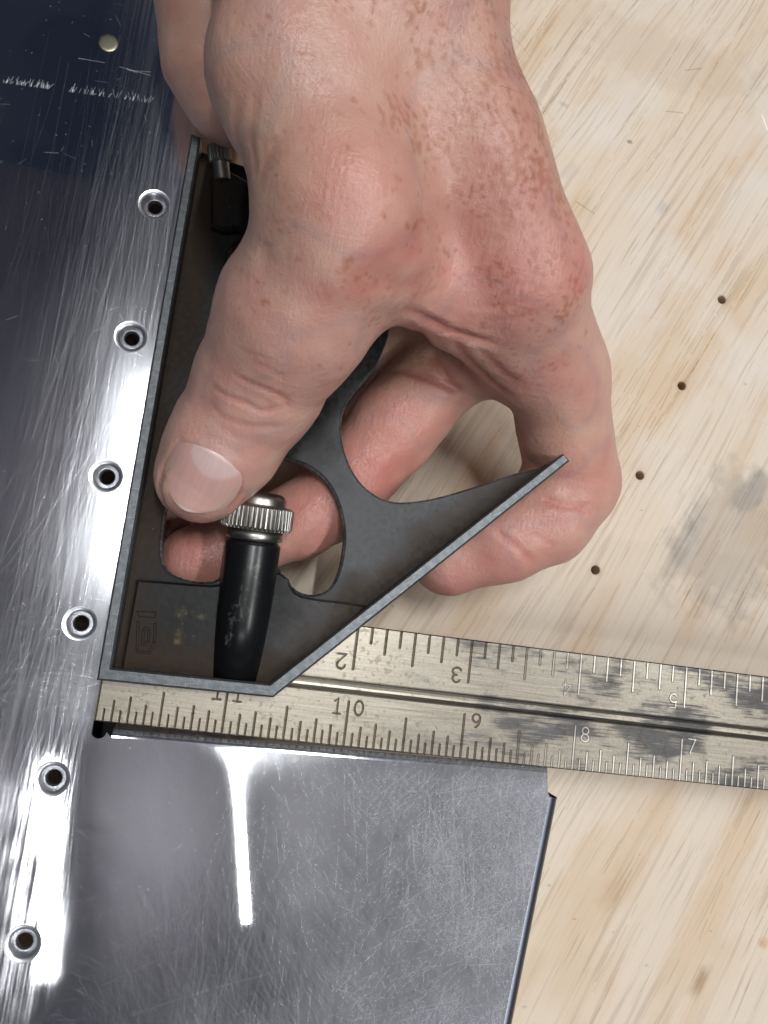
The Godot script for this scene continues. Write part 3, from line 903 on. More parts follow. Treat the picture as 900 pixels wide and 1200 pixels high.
	for e in [[Vector2(27.49,-34.69), 1.0, 26], [Vector2(24.45,-24.07), 1.1, 22], [Vector2(24.17,-20.11), 0.7, 10], [Vector2(26.75,-28.11), 2.4, 14]]:   # chips down to the metal
		for k in e[2]:
			var q: Vector2 = ((e[0] + Vector2(rng.randfn(0, e[1] * 0.5), rng.randfn(0, e[1] * 1.2))) - uv_from.position) / px / 2.0
			var f := q + Vector2(rng.randfn(0, 1.2), rng.randfn(0, 3.0))
			var v := rng.randf_range(0.02, 0.10)
			var thick := rng.randf_range(0.0, 0.5)
			for c in 3: ink[c].line(q.x, q.y, f.x, f.y, thick, v * [1.0, 0.95, 0.86][c], 0.6)
	gloss.albedo_texture = color_tex(ink[0], ink[1], ink[2])
	gloss.clearcoat_enabled = true
	gloss.clearcoat = 0.12
	gloss.clearcoat_roughness = 0.2
	var top: Vector3 = Vector3(26.31,40.00,-39.40)
	var foot: Vector3 = Vector3(26.56,36.20,-11.40)
	var ax := (foot - top).normalized()
	var l := top.distance_to(foot)
	st = begin(1)
	lathe(st, top, ax, [[-0.6, 4.6], [0, 5.5], [0.4, 5.65], [l * 0.5, 5.55], [l, 5.3], [l, 0.05]], 48)
	put("clamp_barrel", st, gloss, o)
	var nutm := mat("nickel plate", lin(0.40, 0.39, 0.36), 0.34, 1.0)
	st = begin(2)
	lathe(st, top - ax * 2.6, ax, [[0, 5.2], [0.1, 5.75], [1.8, 5.75], [2.0, 5.4], [2.2, 4.6]], 48)
	var collar := st
	var nut := put("knurled_nut", collar, nutm, o)
	st = begin()
	lathe(st, top - ax * 8.0, ax, [[0, 5.6], [0.35, 6.9, 0.0], [0.7, 7.45, 0.35], [4.7, 7.45, 0.75], [5.2, 7.0, 0.3], [5.4, 5.4]], 46 * 8, 46)
	put("knurl", st, nutm, nut)
	st = begin(3)
	lathe(st, top - ax * 10.6, ax, [[0, 0.05], [0.05, 3.4], [0.3, 4.6], [0.8, 5.3], [1.5, 5.65], [2.8, 5.7]], 48)
	put("nut_cap", st, nutm, nut)
	# scriber's knurled end
	var kt: Vector3 = Vector3(6.47,41.00,-123.59)
	var kb: Vector3 = Vector3(8.15,40.00,-117.10)
	var kx := (kb - kt).normalized()
	st = begin()
	lathe(st, kt, kx, [[0, 0.1], [0, 2.1], [0.3, 2.5, 0.25], [3.4, 2.5, 0.3], [3.7, 2.1], [3.8, 1.9], [7.5, 1.95], [7.6, 0.1]], 20 * 8, 20)
	put("scriber_knob", st, mat("dull steel", lin(0.24, 0.24, 0.22), 0.45, 0.9), o)

# ------------------------------------------------------------------ the hand
# The hand is one skin: tapered bones joined by a smooth minimum, meshed as surface nets.
var bone := PackedFloat32Array()       # ax ay az bx by bz ra rb per bone, chain after chain
var chain_end := PackedInt32Array()    # last bone of each chain, plus one
var chain_k := PackedFloat32Array()    # how softly the bones of a chain join each other
var link_k := PackedFloat32Array()     # how softly the chain joins the palm near its root
var link_at := PackedVector3Array()
var link_r := PackedFloat32Array()
var bumps := []                        # [centre, radius, height]
var use_chain := PackedByteArray()

func chain(pts: Array, radii: Array, k: float, link: float, root: Vector3, reach: float) -> void:
	for i in pts.size() - 1:
		var a: Vector3 = pts[i]
		var b: Vector3 = pts[i + 1]
		bone.append_array(PackedFloat32Array([a.x, a.y, a.z, b.x, b.y, b.z, radii[i], radii[i + 1]]))
	chain_end.append(bone.size() / 8)
	chain_k.append(k)
	link_k.append(link)
	link_at.append(root)
	link_r.append(reach)

func smin(a: float, b: float, k: float) -> float:
	var h := maxf(k - absf(a - b), 0.0) / k
	return minf(a, b) - h * h * k * 0.25

func chain_distance(c: int, p: Vector3) -> float:
	var d := 1e9
	var k := chain_k[c]
	for i in range(0 if c == 0 else chain_end[c - 1], chain_end[c]):
		var o := i * 8
		var a := Vector3(bone[o], bone[o + 1], bone[o + 2])
		var ab := Vector3(bone[o + 3], bone[o + 4], bone[o + 5]) - a
		var pa := p - a
		var t := clampf(pa.dot(ab) / ab.length_squared(), 0.0, 1.0)
		var e := (pa - ab * t).length() - lerpf(bone[o + 6], bone[o + 7], t)
		var h := maxf(k - absf(d - e), 0.0) / k
		d = minf(d, e) - h * h * k * 0.25
	return d

func flesh(p: Vector3) -> float:
	var total := 1e9
	for c in chain_end.size():
		if use_chain[c] == 0: continue
		var d := chain_distance(c, p)
		if c == 0: total = d
		else:
			var near := 1.0 - smoothstep(link_r[c] * 0.5, link_r[c], p.distance_to(link_at[c]))
			total = smin(total, d, lerpf(0.6, link_k[c], near))
	for b in bumps:
		var q: float = p.distance_squared_to(b[0]) / (b[1] * b[1])
		if q < 5.0: total -= b[2] * exp(-q)
	return total

func hand_bones() -> void:
	var wrist: Vector3 = Vector3(30.21,80.00,-144.39)
	# palm: forearm, wrist, back of the hand to the index knuckle, palm core
	var arm := wrist + Vector3(6, 12, -95)
	chain([arm, wrist, Vector3(37.56,80.00,-141.25), Vector3(57.02,74.00,-111.48), Vector3(69.96,65.00,-95.17)], [30, 19, 12, 9.0, 11], 14.0, 1.0, wrist, 1.0)
	chain([wrist, Vector3(36.89,68.00,-124.35), Vector3(54.81,58.00,-105.34)], [20, 17, 13], 10.0, 14.0, Vector3(42.35,70.00,-117.21), 90.0)
	# thumb: heel of the thumb, knuckle, joint, tip
	chain([Vector3(25.19,80.00,-136.18), Vector3(22.06,82.00,-114.88), Vector3(31.51,81.00,-95.75), Vector3(33.75,78.00,-90.04), Vector3(27.85,68.00,-78.54), Vector3(22.94,56.00,-67.82)], [13, 13.5, 12.5, 13, 13, 12.0], 5.0, 12.0, Vector3(32.80,74.00,-112.38), 75.0)
	chain([Vector3(22.94,56.00,-67.82), Vector3(17.92,50.00,-56.88), Vector3(14.50,47.00,-50.05)], [12.0, 10.2, 9.0], 4.0, 6.0, Vector3(22.94,56.00,-67.82), 16.0)
	# index finger
	chain([Vector3(69.39,64.00,-97.28), Vector3(86.47,43.00,-85.00), Vector3(99.12,26.00,-65.00)], [11, 10.8, 10.8], 4.0, 9.0, Vector3(68.86,62.00,-95.39), 50.0)
	chain([Vector3(99.12,26.00,-65.00), Vector3(93.24,26.00,-56.62), Vector3(83.71,25.00,-49.62), Vector3(71.62,22.00,-43.51)], [10.8, 10.8, 9.5, 8.6], 4.0, 3.0, Vector3(95.99,34.00,-63.19), 20.0)
	# middle finger, seen through the openings
	chain([Vector3(70.49,46.00,-102.67), Vector3(77.64,42.00,-93.69), Vector3(63.46,31.00,-86.73)], [12, 11, 10.4], 4.0, 9.0, Vector3(71.30,48.00,-98.06), 34.0)
	chain([Vector3(63.46,31.00,-86.73), Vector3(54.26,27.00,-71.83), Vector3(43.46,25.00,-53.30)], [10.6, 10.2, 9.4], 3.0, 1.6, Vector3(63.46,31.00,-86.73), 20.0)
	chain([Vector3(43.46,25.00,-53.30), Vector3(36.68,25.00,-48.13), Vector3(14.09,25.00,-34.49)], [9.2, 8.3, 8.2], 3.0, 3.0, Vector3(43.46,25.00,-53.30), 16.0)
	# the web of skin between thumb and index finger
	chain([Vector3(43.50,70.00,-88.25), Vector3(60.02,59.00,-88.13), Vector3(76.73,50.00,-84.90)], [6.5, 6.5, 7.0], 4.0, 9.0, Vector3(60.02,59.00,-88.13), 200.0)
	# ring and little finger, below
	chain([Vector3(64.00,38.00,-111.10), Vector3(59.37,26.00,-96.16), Vector3(44.94,18.00,-87.61), Vector3(27.74,14.00,-77.09), Vector3(14.22,13.00,-56.98), Vector3(6.61,14.00,-48.41)], [12, 10.5, 9.5, 8.5, 8.0, 8.3], 4.0, 6.0, Vector3(64.00,38.00,-111.10), 30.0)
	chain([Vector3(47.21,40.00,-123.21), Vector3(43.30,26.00,-108.21), Vector3(30.58,18.00,-100.36)], [12, 10, 8.5], 4.0, 6.0, Vector3(47.21,40.00,-123.21), 30.0)
	# heel of the palm on the little finger's side
	chain([Vector3(6.55,60.00,-160.51), Vector3(5.53,55.00,-147.12), Vector3(6.25,51.00,-135.79), Vector3(8.49,48.00,-130.82), Vector3(19.61,54.00,-130.44)], [15, 13.5, 11, 8.0, 8.0], 6.0, 3.0, Vector3(10.33,64.00,-152.00), 70.0)
	# knuckle of the thumb, its tendon, the hollow between thumb and index, the web of skin
	bumps = [[Vector3(37.61,92.00,-89.33), 9.0, 0.6], [Vector3(32.50,84.00,-78.67), 8.0, 0.6]]
	use_chain.resize(chain_end.size())
	use_chain.fill(1)

func surface_nets(cell: float, lo: Vector3, hi: Vector3) -> Array:   # [vertices, indices]
	var bn := 5                                                # cells per block
	var bs := cell * bn
	var nb := Vector3i(((hi - lo) / bs).ceil())
	var reach := bs * 0.87 + 1.5
	var nx := nb.x * bn + 1
	var ny := nb.y * bn + 1
	var nz := nb.z * bn + 1
	var field := PackedFloat32Array()
	field.resize(nx * ny * nz)
	field.fill(NAN)
	var blocks := []
	var big := 4
	for Z in range(0, nb.z, big):
		for Y in range(0, nb.y, big):
			for X in range(0, nb.x, big):
				var mid := lo + Vector3(X + big * 0.5, Y + big * 0.5, Z + big * 0.5) * bs
				use_chain.fill(1)
				if absf(flesh(mid)) > bs * big * 0.87 + 2.5: continue
				var mask := 0
				for c in chain_end.size():
					use_chain[c] = 1 if chain_distance(c, mid) < bs * big * 0.87 + 17.0 else 0
					mask |= use_chain[c] << c
				for z in range(Z, mini(Z + big, nb.z)):
					for y in range(Y, mini(Y + big, nb.y)):
						for x in range(X, mini(X + big, nb.x)):
							if absf(flesh(lo + Vector3(x + 0.5, y + 0.5, z + 0.5) * bs)) < reach: blocks.append(Vector4i(x, y, z, mask))
	for b in blocks:
		for c in chain_end.size(): use_chain[c] = (b.w >> c) & 1
		for z in range(b.z * bn, b.z * bn + bn + 1):
			for y in range(b.y * bn, b.y * bn + bn + 1):
				var at: int = (z * ny + y) * nx + b.x * bn
				for x in bn + 1:
					if is_nan(field[at + x]): field[at + x] = flesh(lo + Vector3(b.x * bn + x, y, z) * cell)
	var verts := PackedVector3Array()
	var index := PackedInt32Array()
	var cells := PackedInt32Array()
	cells.resize(nx * ny * nz)
	cells.fill(-1)
	var step := [0, 1, nx, nx + 1, nx * ny, nx * ny + 1, nx * ny + nx, nx * ny + nx + 1]
	var edges := [[0, 1], [2, 3], [4, 5], [6, 7], [0, 2], [1, 3], [4, 6], [5, 7], [0, 4], [1, 5], [2, 6], [3, 7]]
	var v := PackedFloat32Array()
	v.resize(8)
	for b in blocks:
		for z in range(b.z * bn, b.z * bn + bn):
			for y in range(b.y * bn, b.y * bn + bn):
				for x in range(b.x * bn, b.x * bn + bn):
					var at: int = (z * ny + y) * nx + x
					var inside := 0
					for k in 8:
						v[k] = field[at + step[k]]
						if v[k] < 0.0: inside += 1
					if inside == 0 or inside == 8: continue
					var s := Vector3.ZERO
					var n := 0
					for e in edges:
						var p := v[e[0]]
						var q := v[e[1]]
						if (p < 0.0) == (q < 0.0): continue
						var t := p / (p - q)
						s += Vector3(e[0] & 1, (e[0] >> 1) & 1, e[0] >> 2).lerp(Vector3(e[1] & 1, (e[1] >> 1) & 1, e[1] >> 2), t)
						n += 1
					cells[at] = verts.size()
					verts.append(lo + (Vector3(x, y, z) + s / n) * cell)
	for b in blocks:
		for z in range(b.z * bn, b.z * bn + bn):
			for y in range(b.y * bn, b.y * bn + bn):
				for x in range(b.x * bn, b.x * bn + bn):
					var at: int = (z * ny + y) * nx + x
					if cells[at] < 0: continue
					var p := field[at] < 0.0
					for axis in 3:
						var du: int = step[[1, 2, 4][axis]]
						var dv: int = step[[2, 4, 1][axis]]
						var dw: int = step[[4, 1, 2][axis]]
						if p == (field[at + du] < 0.0): continue
						var q := [at, at - dv, at - dv - dw, at - dw]
						if q.any(func(c): return c < 0 or cells[c] < 0): continue
						for t in ([0, 1, 2, 0, 2, 3] if not p else [0, 2, 1, 0, 3, 2]): index.append(cells[q[t]])
	return [verts, index]

# creases: [points on the skin, half width, depth]
func creases() -> Array:
	return [
		[[Vector3(18.8,69.5,-65.3), Vector3(22.1,70.1,-63.8), Vector3(25.7,70.1,-63.2), Vector3(28.9,68.0,-62.5), Vector3(29.6,65.3,-61.3)], 0.6, 0.55],
		[[Vector3(15.1,65.2,-63.8), Vector3(18.5,66.4,-61.9), Vector3(22.0,67.0,-61.1), Vector3(24.7,66.3,-60.3), Vector3(28.0,66.6,-61.5)], 0.6, 0.55],
		[[Vector3(14.8,63.5,-61.3), Vector3(17.3,63.7,-59.0), Vector3(21.4,64.0,-57.9), Vector3(25.5,63.9,-58.2), Vector3(29.5,63.1,-59.6)], 0.7, 0.30],
		[[Vector3(21.7,74.0,-66.8), Vector3(25.2,74.4,-65.8), Vector3(28.3,72.9,-64.8)], 0.7, 0.28],
		[[Vector3(19.6,73.8,-68.0), Vector3(23.4,75.6,-67.2), Vector3(27.7,75.3,-66.2)], 0.6, 0.18],
		[[Vector3(16.4,62.4,-57.6), Vector3(19.7,62.3,-56.1), Vector3(22.3,61.9,-55.8)], 0.6, 0.15],
		[[Vector3(17.3,68.8,-66.0), Vector3(15.8,66.2,-64.5), Vector3(14.7,64.0,-62.4)], 0.6, 0.2],
		[[Vector3(24.9,67.9,-61.8), Vector3(26.3,66.6,-60.9), Vector3(25.6,65.0,-59.3)], 0.6, 0.2],
		[[Vector3(46.9,73.6,-80.7), Vector3(51.8,68.2,-81.8), Vector3(56.1,65.4,-81.7), Vector3(61.6,64.4,-81.2), Vector3(66.4,64.2,-81.1)], 1.1, 0.9],
		[[Vector3(50.9,63.7,-81.3), Vector3(58.8,40.8,-85.1), Vector3(63.5,40.2,-80.1), Vector3(66.6,38.6,-78.7)], 1.3, 1.1],
		[[Vector3(58.4,63.2,-80.8), Vector3(63.4,56.4,-79.7), Vector3(69.8,50.5,-78.1), Vector3(74.1,49.7,-76.5)], 1.2, 0.9],
		[[Vector3(63.3,62.6,-80.4), Vector3(69.4,57.4,-78.8), Vector3(74.1,54.9,-77.5)], 1.0, 0.5],
		[[Vector3(51.7,35.8,-82.7), Vector3(56.5,39.4,-80.9), Vector3(61.7,40.0,-79.6), Vector3(66.4,38.8,-78.8)], 1.1, 1.0],
		[[Vector3(87.6,36.2,-58.4), Vector3(92.1,37.7,-57.5), Vector3(99.8,36.5,-57.6)], 1.3, 0.9],
		[[Vector3(78.5,34.2,-50.3), Vector3(83.0,35.2,-47.4), Vector3(88.5,33.2,-44.6)], 1.0, 0.6],
		[[Vector3(82.2,35.2,-52.3), Vector3(87.1,35.9,-50.2), Vector3(92.8,34.7,-48.4)], 0.8, 0.25],
		[[Vector3(59.6,69.8,-85.1), Vector3(64.3,71.5,-85.6), Vector3(70.1,74.4,-87.3)], 0.6, 0.2],
		[[Vector3(62.8,68.5,-83.5), Vector3(67.2,70.4,-84.2), Vector3(71.4,72.3,-85.4)], 0.6, 0.2],
		[[Vector3(49.8,74.2,-83.7), Vector3(58.7,73.1,-89.7), Vector3(65.5,77.6,-93.1)], 0.8, 0.3],
		[[Vector3(61.3,69.8,-84.8), Vector3(65.6,74.1,-87.8), Vector3(69.7,76.7,-90.8), Vector3(75.4,76.1,-93.0)], 0.7, 0.22],
		[[Vector3(57.3,70.5,-85.8), Vector3(63.9,74.2,-88.8), Vector3(71.4,75.7,-89.1)], 0.6, 0.18],
		[[Vector3(47.1,84.0,-92.5), Vector3(43.2,87.3,-84.0), Vector3(39.7,86.5,-79.7), Vector3(34.8,85.0,-76.5)], 4.5, 0.9],
		[[Vector3(39.8,86.1,-79.5), Vector3(44.7,81.2,-81.0), Vector3(49.6,76.4,-85.3)], 2.2, 0.5],
		[[Vector3(14.4,88.3,-103.0), Vector3(14.4,84.0,-100.6), Vector3(16.3,81.4,-96.6), Vector3(18.2,82.7,-91.3)], 0.9, 0.32],
		[[Vector3(17.4,92.1,-104.0), Vector3(16.9,86.9,-98.3), Vector3(18.9,86.0,-92.1)], 0.9, 0.28],
		[[Vector3(22.9,92.7,-97.0), Vector3(19.9,89.0,-94.2), Vector3(19.5,86.3,-91.1)], 0.9, 0.24],
		[[Vector3(9.7,57.3,-55.3), Vector3(13.4,60.0,-54.3), Vector3(16.8,60.7,-53.3), Vector3(19.9,59.9,-51.8), Vector3(22.8,57.6,-50.3)], 1.3, -0.45],
		[[Vector3(10.9,58.1,-54.0), Vector3(13.8,59.5,-52.9), Vector3(16.6,59.8,-51.6), Vector3(19.3,59.0,-50.5), Vector3(22.0,57.1,-49.3)], 0.7, 0.7],
		[[Vector3(22.0,57.1,-49.3), Vector3(22.6,53.2,-46.9), Vector3(20.8,49.0,-43.9)], 0.8, 0.8],
		[[Vector3(10.9,58.1,-54.0), Vector3(8.2,53.9,-50.3), Vector3(7.5,51.2,-46.2), Vector3(9.2,48.4,-42.9)], 0.8, 0.8]]

# tints: [point on the skin, reach in millimetres, red, green, blue factor]
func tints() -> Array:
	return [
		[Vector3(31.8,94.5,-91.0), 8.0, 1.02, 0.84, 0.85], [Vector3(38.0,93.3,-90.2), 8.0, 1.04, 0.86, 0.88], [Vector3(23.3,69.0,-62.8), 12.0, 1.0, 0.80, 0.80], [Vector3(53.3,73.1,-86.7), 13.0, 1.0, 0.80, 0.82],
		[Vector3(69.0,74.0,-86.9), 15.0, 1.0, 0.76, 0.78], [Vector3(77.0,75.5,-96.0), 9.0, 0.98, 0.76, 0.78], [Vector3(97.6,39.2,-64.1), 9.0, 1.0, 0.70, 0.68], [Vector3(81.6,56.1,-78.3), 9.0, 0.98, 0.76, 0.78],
		[Vector3(56.1,37.6,-69.6), 15.0, 0.92, 0.54, 0.53], [Vector3(48.5,35.0,-57.4), 11.0, 0.9, 0.56, 0.57], [Vector3(37.3,33.8,-46.0), 12.0, 0.78, 0.42, 0.42], [Vector3(14.4,33.2,-35.8), 14.0, 0.6, 0.30, 0.32],  # fingers under the square: redness, with the shade there painted in
		[Vector3(74.4,26.4,-36.6), 13.0, 0.82, 0.48, 0.52], [Vector3(87.7,35.1,-47.7), 11.0, 1.0, 0.68, 0.68], [Vector3(18.5,55.7,-46.7), 8.0, 1.0, 0.82, 0.82], [Vector3(60.9,80.3,-98.5), 12.0, 0.96, 0.84, 0.86],  # first entry, the index fingertip, has painted shade besides its redness
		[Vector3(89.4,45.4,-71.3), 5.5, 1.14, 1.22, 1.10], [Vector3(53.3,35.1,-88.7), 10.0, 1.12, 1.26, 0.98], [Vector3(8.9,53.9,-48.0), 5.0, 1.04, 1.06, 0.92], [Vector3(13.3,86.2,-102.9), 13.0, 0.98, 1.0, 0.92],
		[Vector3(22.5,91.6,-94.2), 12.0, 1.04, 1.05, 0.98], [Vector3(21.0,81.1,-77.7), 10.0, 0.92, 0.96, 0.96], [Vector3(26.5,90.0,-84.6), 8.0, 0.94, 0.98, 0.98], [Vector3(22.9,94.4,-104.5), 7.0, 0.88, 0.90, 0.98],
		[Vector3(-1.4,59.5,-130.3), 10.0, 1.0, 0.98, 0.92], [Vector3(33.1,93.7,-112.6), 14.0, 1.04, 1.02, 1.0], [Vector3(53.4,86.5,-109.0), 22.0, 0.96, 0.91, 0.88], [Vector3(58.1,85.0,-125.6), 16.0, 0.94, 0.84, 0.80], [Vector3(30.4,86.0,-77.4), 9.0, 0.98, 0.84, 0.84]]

func freckled() -> Array:   # [point on the skin, reach, share]
	return [[Vector3(58.8,84.8,-105.0), 24.0, 1.0], [Vector3(69.0,79.3,-99.1), 14.0, 0.9], [Vector3(37.1,91.6,-104.8), 14.0, 0.5], [Vector3(32.2,94.3,-113.4), 12.0, 0.6], [Vector3(78.4,73.7,-92.2), 8.0, 0.9], [Vector3(42.4,89.6,-86.7), 9.0, 0.5], [Vector3(25.2,89.2,-84.8), 10.0, 0.35], [Vector3(45.6,90.1,-118.6), 16.0, 0.6], [Vector3(47.8,85.9,-108.1), 20.0, 0.7], [Vector3(34.3,91.8,-84.0), 12.0, 0.45], [Vector3(62.4,73.8,-89.0), 12.0, 0.5]]

func hand() -> void:
	hand_bones()
	var lo := Vector3(1e9, 1e9, 1e9)
	var hi := -lo
	for i in bone.size() / 8:
		for e in 2:
			var p := Vector3(bone[i * 8 + e * 3], bone[i * 8 + e * 3 + 1], bone[i * 8 + e * 3 + 2])
			var r := bone[i * 8 + 6 + e] + 3.0
			lo = lo.min(p - Vector3(r, r, r))
			hi = hi.max(p + Vector3(r, r, r))
	var made := surface_nets(HAND_CELL, lo, hi)
	var verts: PackedVector3Array = made[0]
	var index: PackedInt32Array = made[1]
	var normals := PackedVector3Array()
	normals.resize(verts.size())
	for k in range(0, index.size(), 3):
		var a := verts[index[k]]
		var n := (verts[index[k + 2]] - a).cross(verts[index[k + 1]] - a)
		for m in 3: normals[index[k + m]] += n
	# creases pressed in, pores and fine unevenness, then the normals once more
	var grain := noise(51, 0.22, 3)
	var lumps := noise(52, 0.06, 2)
	var marks := []
	for c in creases():
		var box := AABB(c[0][0], Vector3.ZERO)
		for p in c[0]: box = box.expand(p)
		marks.append([box.grow(c[1] * 2.5), c[0], c[1], c[2]])
	var pressed := PackedFloat32Array()
	pressed.resize(verts.size())
	for i in verts.size():
		var n := normals[i].normalized()
		var p := verts[i]
		var down := 0.0
		for c in marks:
			if not c[0].has_point(p): continue
			var pts: Array = c[1]
			var best := 1e9
			var along := 0.0
			for k in pts.size() - 1:
				var ab: Vector3 = pts[k + 1] - pts[k]
				var t := clampf((p - pts[k]).dot(ab) / ab.length_squared(), 0, 1)
				var d: float = (p - pts[k] - ab * t).length_squared()
				if d < best:
					best = d
					along = (k + t) / (pts.size() - 1)
			var q: float = best / (c[2] * c[2])
			if q < 6.0:
				var fade := clampf(minf(along, 1.0 - along) * 5.0 + 0.25, 0, 1)
				down += c[3] * fade * (exp(-q) - 0.3 * exp(-q * 0.3))
		pressed[i] = down
		normals[i] = n * (0.10 * grain.get_noise_3d(p.x, p.y, p.z) + 0.5 * lumps.get_noise_3d(p.x, p.y, p.z) - down)
	for i in verts.size(): verts[i] += normals[i]
	normals.fill(Vector3.ZERO)
	for k in range(0, index.size(), 3):
		var a := verts[index[k]]
		var n := (verts[index[k + 2]] - a).cross(verts[index[k + 1]] - a)
		for m in 3: normals[index[k + m]] += n
	var tint_list := tints()
	var freckle_list := freckled()
	var mottle := noise(53, 0.11, 4)
	var spots := noise(54, 0.62, 3)
	var spot_size := noise(55, 0.09, 2)
	var veins := noise(56, 0.035, 2)
	var colors := PackedColorArray()
	colors.resize(verts.size())
	var uvs := PackedVector2Array()
	uvs.resize(verts.size())
	var at := PackedVector3Array()
	at.resize(verts.size())
	for i in verts.size():
		normals[i] = normals[i].normalized()
		var p := verts[i]
		var c := Vector3(0.525, 0.305, 0.245)
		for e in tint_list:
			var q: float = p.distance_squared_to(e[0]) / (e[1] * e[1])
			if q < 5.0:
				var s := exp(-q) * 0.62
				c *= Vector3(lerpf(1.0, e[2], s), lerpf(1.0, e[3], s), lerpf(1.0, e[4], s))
		var m := mottle.get_noise_3d(p.x, p.y, p.z)
		c *= Vector3(1.0 + 0.06 * m, 1.0 + 0.20 * m, 1.0 + 0.18 * m)
		var blue := smoothy(0.12, 0.02, absf(veins.get_noise_3d(p.x, p.y, p.z))) * 0.10
		c *= Vector3(1.0 - blue, 1.0 - 0.5 * blue, 1.0)
		var share := 0.0
		for e in freckle_list:
			var q: float = p.distance_squared_to(e[0]) / (e[1] * e[1])
			if q < 5.0: share = maxf(share, e[2] * exp(-q))
		if share > 0.02:
			var s := spots.get_noise_3d(p.x, p.y, p.z) + 0.45 * spot_size.get_noise_3d(p.x, p.y, p.z)
			var o := smoothy(0.43 - 0.43 * share, 0.66 - 0.40 * share, s) * (0.62 + 0.6 * spot_size.get_noise_3d(p.y, p.z, p.x))
			c *= Vector3(lerpf(1.0, 0.72, o), lerpf(1.0, 0.55, o), lerpf(1.0, 0.42, o))
		var deep := clampf(pressed[i] * 1.1, 0.0, 0.5)   # folds are redder
		c *= Vector3(1.0 - 0.15 * deep, 1.0 - 0.5 * deep, 1.0 - 0.5 * deep)
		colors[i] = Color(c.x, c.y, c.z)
		uvs[i] = Vector2(verts[i].x, verts[i].z) * 0.01
		at[i] = verts[i] * MM
	var arrays := []
	arrays.resize(Mesh.ARRAY_MAX)
	arrays[Mesh.ARRAY_VERTEX] = at
	arrays[Mesh.ARRAY_NORMAL] = normals
	arrays[Mesh.ARRAY_COLOR] = colors
	arrays[Mesh.ARRAY_TEX_UV] = uvs
	arrays[Mesh.ARRAY_INDEX] = index
	var skin := mat("skin", Color.WHITE, 0.41)
	skin.vertex_color_use_as_albedo = true
	skin.subsurf_scatter_enabled = true
	skin.subsurf_scatter_strength = 0.06
	var pw := 512
	var pores := Buf.new(pw, pw, 0.6)
	var fine := noise(57, 0.05, 3)
	for j in pw:
		for i in pw:   # a torus in noise space, so that the tile has no seam
			var a := TAU * i / pw
			var b := TAU * j / pw
			pores.d[j * pw + i] += 0.2 * fine.get_noise_3d(60.0 * cos(a), 60.0 * sin(a), 60.0 * cos(b)) + 0.2 * fine.get_noise_3d(60.0 * sin(b) + 300.0, 60.0 * cos(a + 1.0), 60.0 * cos(b + 2.0))
	for i in 900:   # the fine lattice of skin lines
		var q := Vector2(rng.randf() * pw, rng.randf() * pw)
		var e := q + Vector2.from_angle((0.6 if i % 2 else -0.7) + rng.randfn(0, 0.35)) * rng.randf_range(14, 46)
		pores.line(q.x, q.y, e.x, e.y, 0.3, -0.22, 0.9)
	bump(skin, pores.heights(), 0.27)
	skin.uv1_triplanar = true
	skin.uv1_scale = Vector3.ONE * 55.0
	var mesh := ArrayMesh.new()
	mesh.add_surface_from_arrays(Mesh.PRIMITIVE_TRIANGLES, arrays)
	var o := thing("hand", "freckled left hand pinching the dark square between thumb and curled fingers", "hand")
	var body := MeshInstance3D.new()
	body.name = "skin"
	body.mesh = mesh
	body.material_override = skin
	o.add_child(body)
	nail(o)
	# a few fine hairs along the back of the wrist
	var st := begin(1)
	for e in [Vector3(55.8,87.1,-129.9), Vector3(58.1,83.8,-129.5), Vector3(58.6,84.9,-124.5), Vector3(59.4,85.0,-122.0), Vector3(61.9,83.7,-120.3), Vector3(57.9,86.2,-121.4), Vector3(53.2,89.0,-124.5), Vector3(56.0,87.5,-116.8), Vector3(51.6,88.9,-119.4), Vector3(63.3,84.7,-114.1), Vector3(47.6,91.3,-122.8), Vector3(58.8,86.8,-113.2), Vector3(54.1,87.6,-113.1), Vector3(56.2,87.0,-123.6), Vector3(62.2,84.6,-117.4)]:
		var p: Vector3 = e
		var d := Vector3(rng.randf_range(0.25, 0.9), rng.randf_range(0.1, 0.5), rng.randf_range(0.4, 1.0)).normalized()
		var l := rng.randf_range(3.0, 7.5)
		var droop := Vector3(rng.randfn(0, 0.5), -0.5, rng.randf_range(-0.2, 0.6))
		var s := d.cross(Vector3.UP).normalized() * 0.035
		var u := s.cross(d).normalized() * 0.035
		for k in 6:
			var a := p + d * l * k / 6.0 + droop * pow(k / 6.0, 2.0) * 1.6
			var b := p + d * l * (k + 1) / 6.0 + droop * pow((k + 1) / 6.0, 2.0) * 1.6
			var ra := 1.0 - k / 7.0
			var rb := 1.0 - (k + 1) / 7.0
			for c in [[s, u], [u, -s], [-s, -u], [-u, s]]: quad(st, a + c[0] * ra, a + c[1] * ra, b + c[1] * rb, b + c[0] * rb)
	var fuzz := put("hair", st, mat("sandy hair", lin(0.22, 0.13, 0.07), 0.5), o)
	fuzz.set_meta("kind", "stuff")

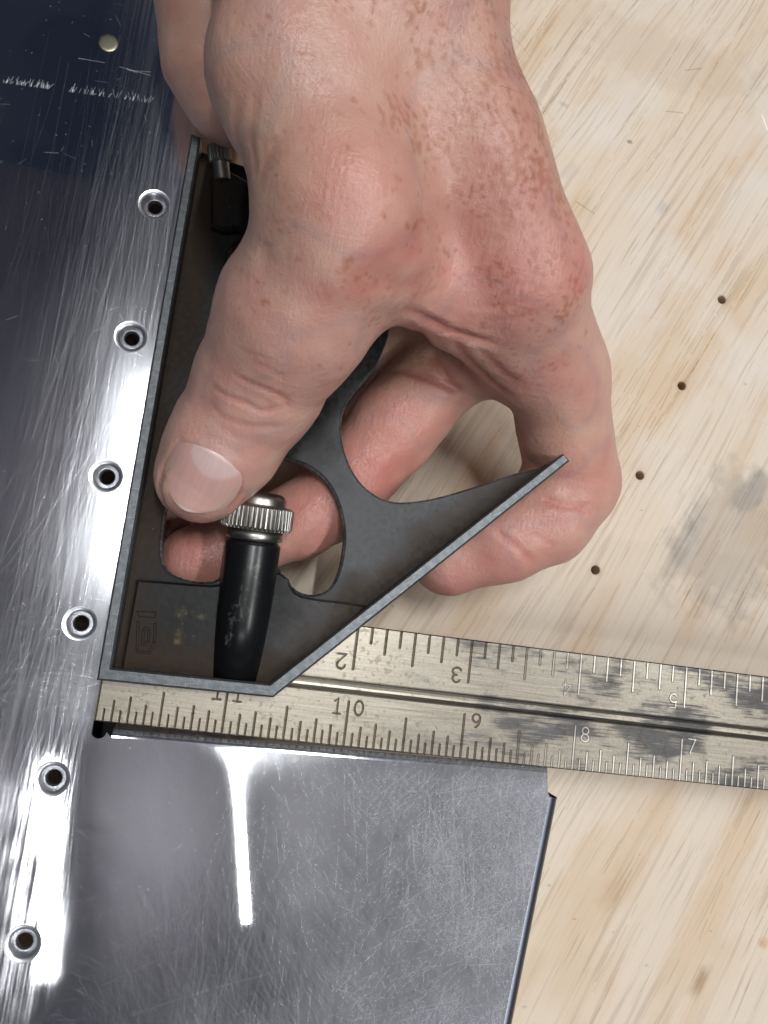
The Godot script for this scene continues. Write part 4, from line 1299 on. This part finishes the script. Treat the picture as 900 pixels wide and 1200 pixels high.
func nail(o: Node3D) -> void:
	use_chain.fill(1)
	var mid: Vector3 = Vector3(15.0,56.7,-47.6)
	var tipward: Vector3 = (Vector3(13.6,53.5,-43.9) - Vector3(16.6,59.4,-51.1)).normalized()
	var across: Vector3 = (Vector3(19.6,55.0,-46.5) - Vector3(10.1,55.5,-49.7))
	across = (across - tipward * across.dot(tipward)).normalized()
	var n := across.cross(tipward).normalized()
	if n.y < 0: n = -n
	var nu := 40
	var nv := 44
	var pos := PackedVector3Array()
	var col := PackedColorArray()
	for j in nv + 1:
		for i in nu + 1:
			var a := 2.0 * i / nu - 1.0
			var b := 2.0 * j / nv - 1.0
			var half := 7.1 * pow(1.0 - pow(absf(b), 3.2) * 0.86, 0.5)      # half width at this distance from the middle
			if b > 0: half = 7.1 * sqrt(maxf(0.06, 1.0 - 0.94 * pow(b, 2.6)))
			var at := mid + across * a * half + tipward * (b * 6.6 - 0.9 * (1.0 - a * a) * (1.0 if b < 0 else 0.0) * absf(b)) + n * 9.0
			for k in 60:
				var d := flesh(at)
				if d < 0.02: break
				at -= n * maxf(d * 0.8, 0.02)
			var rim := maxf(absf(a), 0.0)
			var lift := (0.30 + 0.32 * (1.0 - a * a)) * (1.0 - pow(rim, 8.0)) * smoothy(-1.0, -0.88, b) - 0.14
			lift += 0.35 * smoothy(0.55, 1.0, b)
			pos.append(at + n * lift)
			var pink := Vector3(0.57, 0.335, 0.30)
			var moon := smoothy(0.16, 0.02, (b + 1.0) - 0.62 * (1.0 - 1.1 * (a - 0.15) * (a - 0.15))) * 0.42
			pink = pink.lerp(Vector3(0.66, 0.56, 0.55), moon)
			pink = pink.lerp(Vector3(0.60, 0.50, 0.36), smoothy(0.55, 0.95, absf(a)) * 0.5 * smoothy(-0.4, 0.3, b))
			pink = pink.lerp(Vector3(0.70, 0.62, 0.52), smoothy(0.86, 0.93, b) * 0.8)
			pink *= 1.0 + 0.025 * sin(a * 31.0 + 2.0 * sin(a * 9.0))
			col.append(Color(pink.x, pink.y, pink.z))
	var nrm := PackedVector3Array()
	nrm.resize(pos.size())
	var idx := PackedInt32Array()
	for j in nv:
		for i in nu:
			var k := j * (nu + 1) + i
			for t in [[k, k + 1, k + nu + 2], [k, k + nu + 2, k + nu + 1]]:
				var m := (pos[t[2]] - pos[t[0]]).cross(pos[t[1]] - pos[t[0]])
				var turn: Array = t if m.dot(n) > 0 else [t[0], t[2], t[1]]
				if m.dot(n) < 0: m = -m
				for q in 3:
					nrm[turn[q]] += m
					idx.append(turn[q])
	for i in pos.size():
		nrm[i] = nrm[i].normalized()
		pos[i] *= MM
	var arrays := []
	arrays.resize(Mesh.ARRAY_MAX)
	arrays[Mesh.ARRAY_VERTEX] = pos
	arrays[Mesh.ARRAY_NORMAL] = nrm
	arrays[Mesh.ARRAY_COLOR] = col
	arrays[Mesh.ARRAY_INDEX] = idx
	var mesh := ArrayMesh.new()
	mesh.add_surface_from_arrays(Mesh.PRIMITIVE_TRIANGLES, arrays)
	var m := mat("nail", Color.WHITE, 0.32)
	m.vertex_color_use_as_albedo = true
	var plate_ := MeshInstance3D.new()
	plate_.name = "thumb_nail"
	plate_.mesh = mesh
	plate_.material_override = m
	o.add_child(plate_)

const HAND_CELL := 0.8
const TIP := Vector3(91.6, 42.5, -66.5)
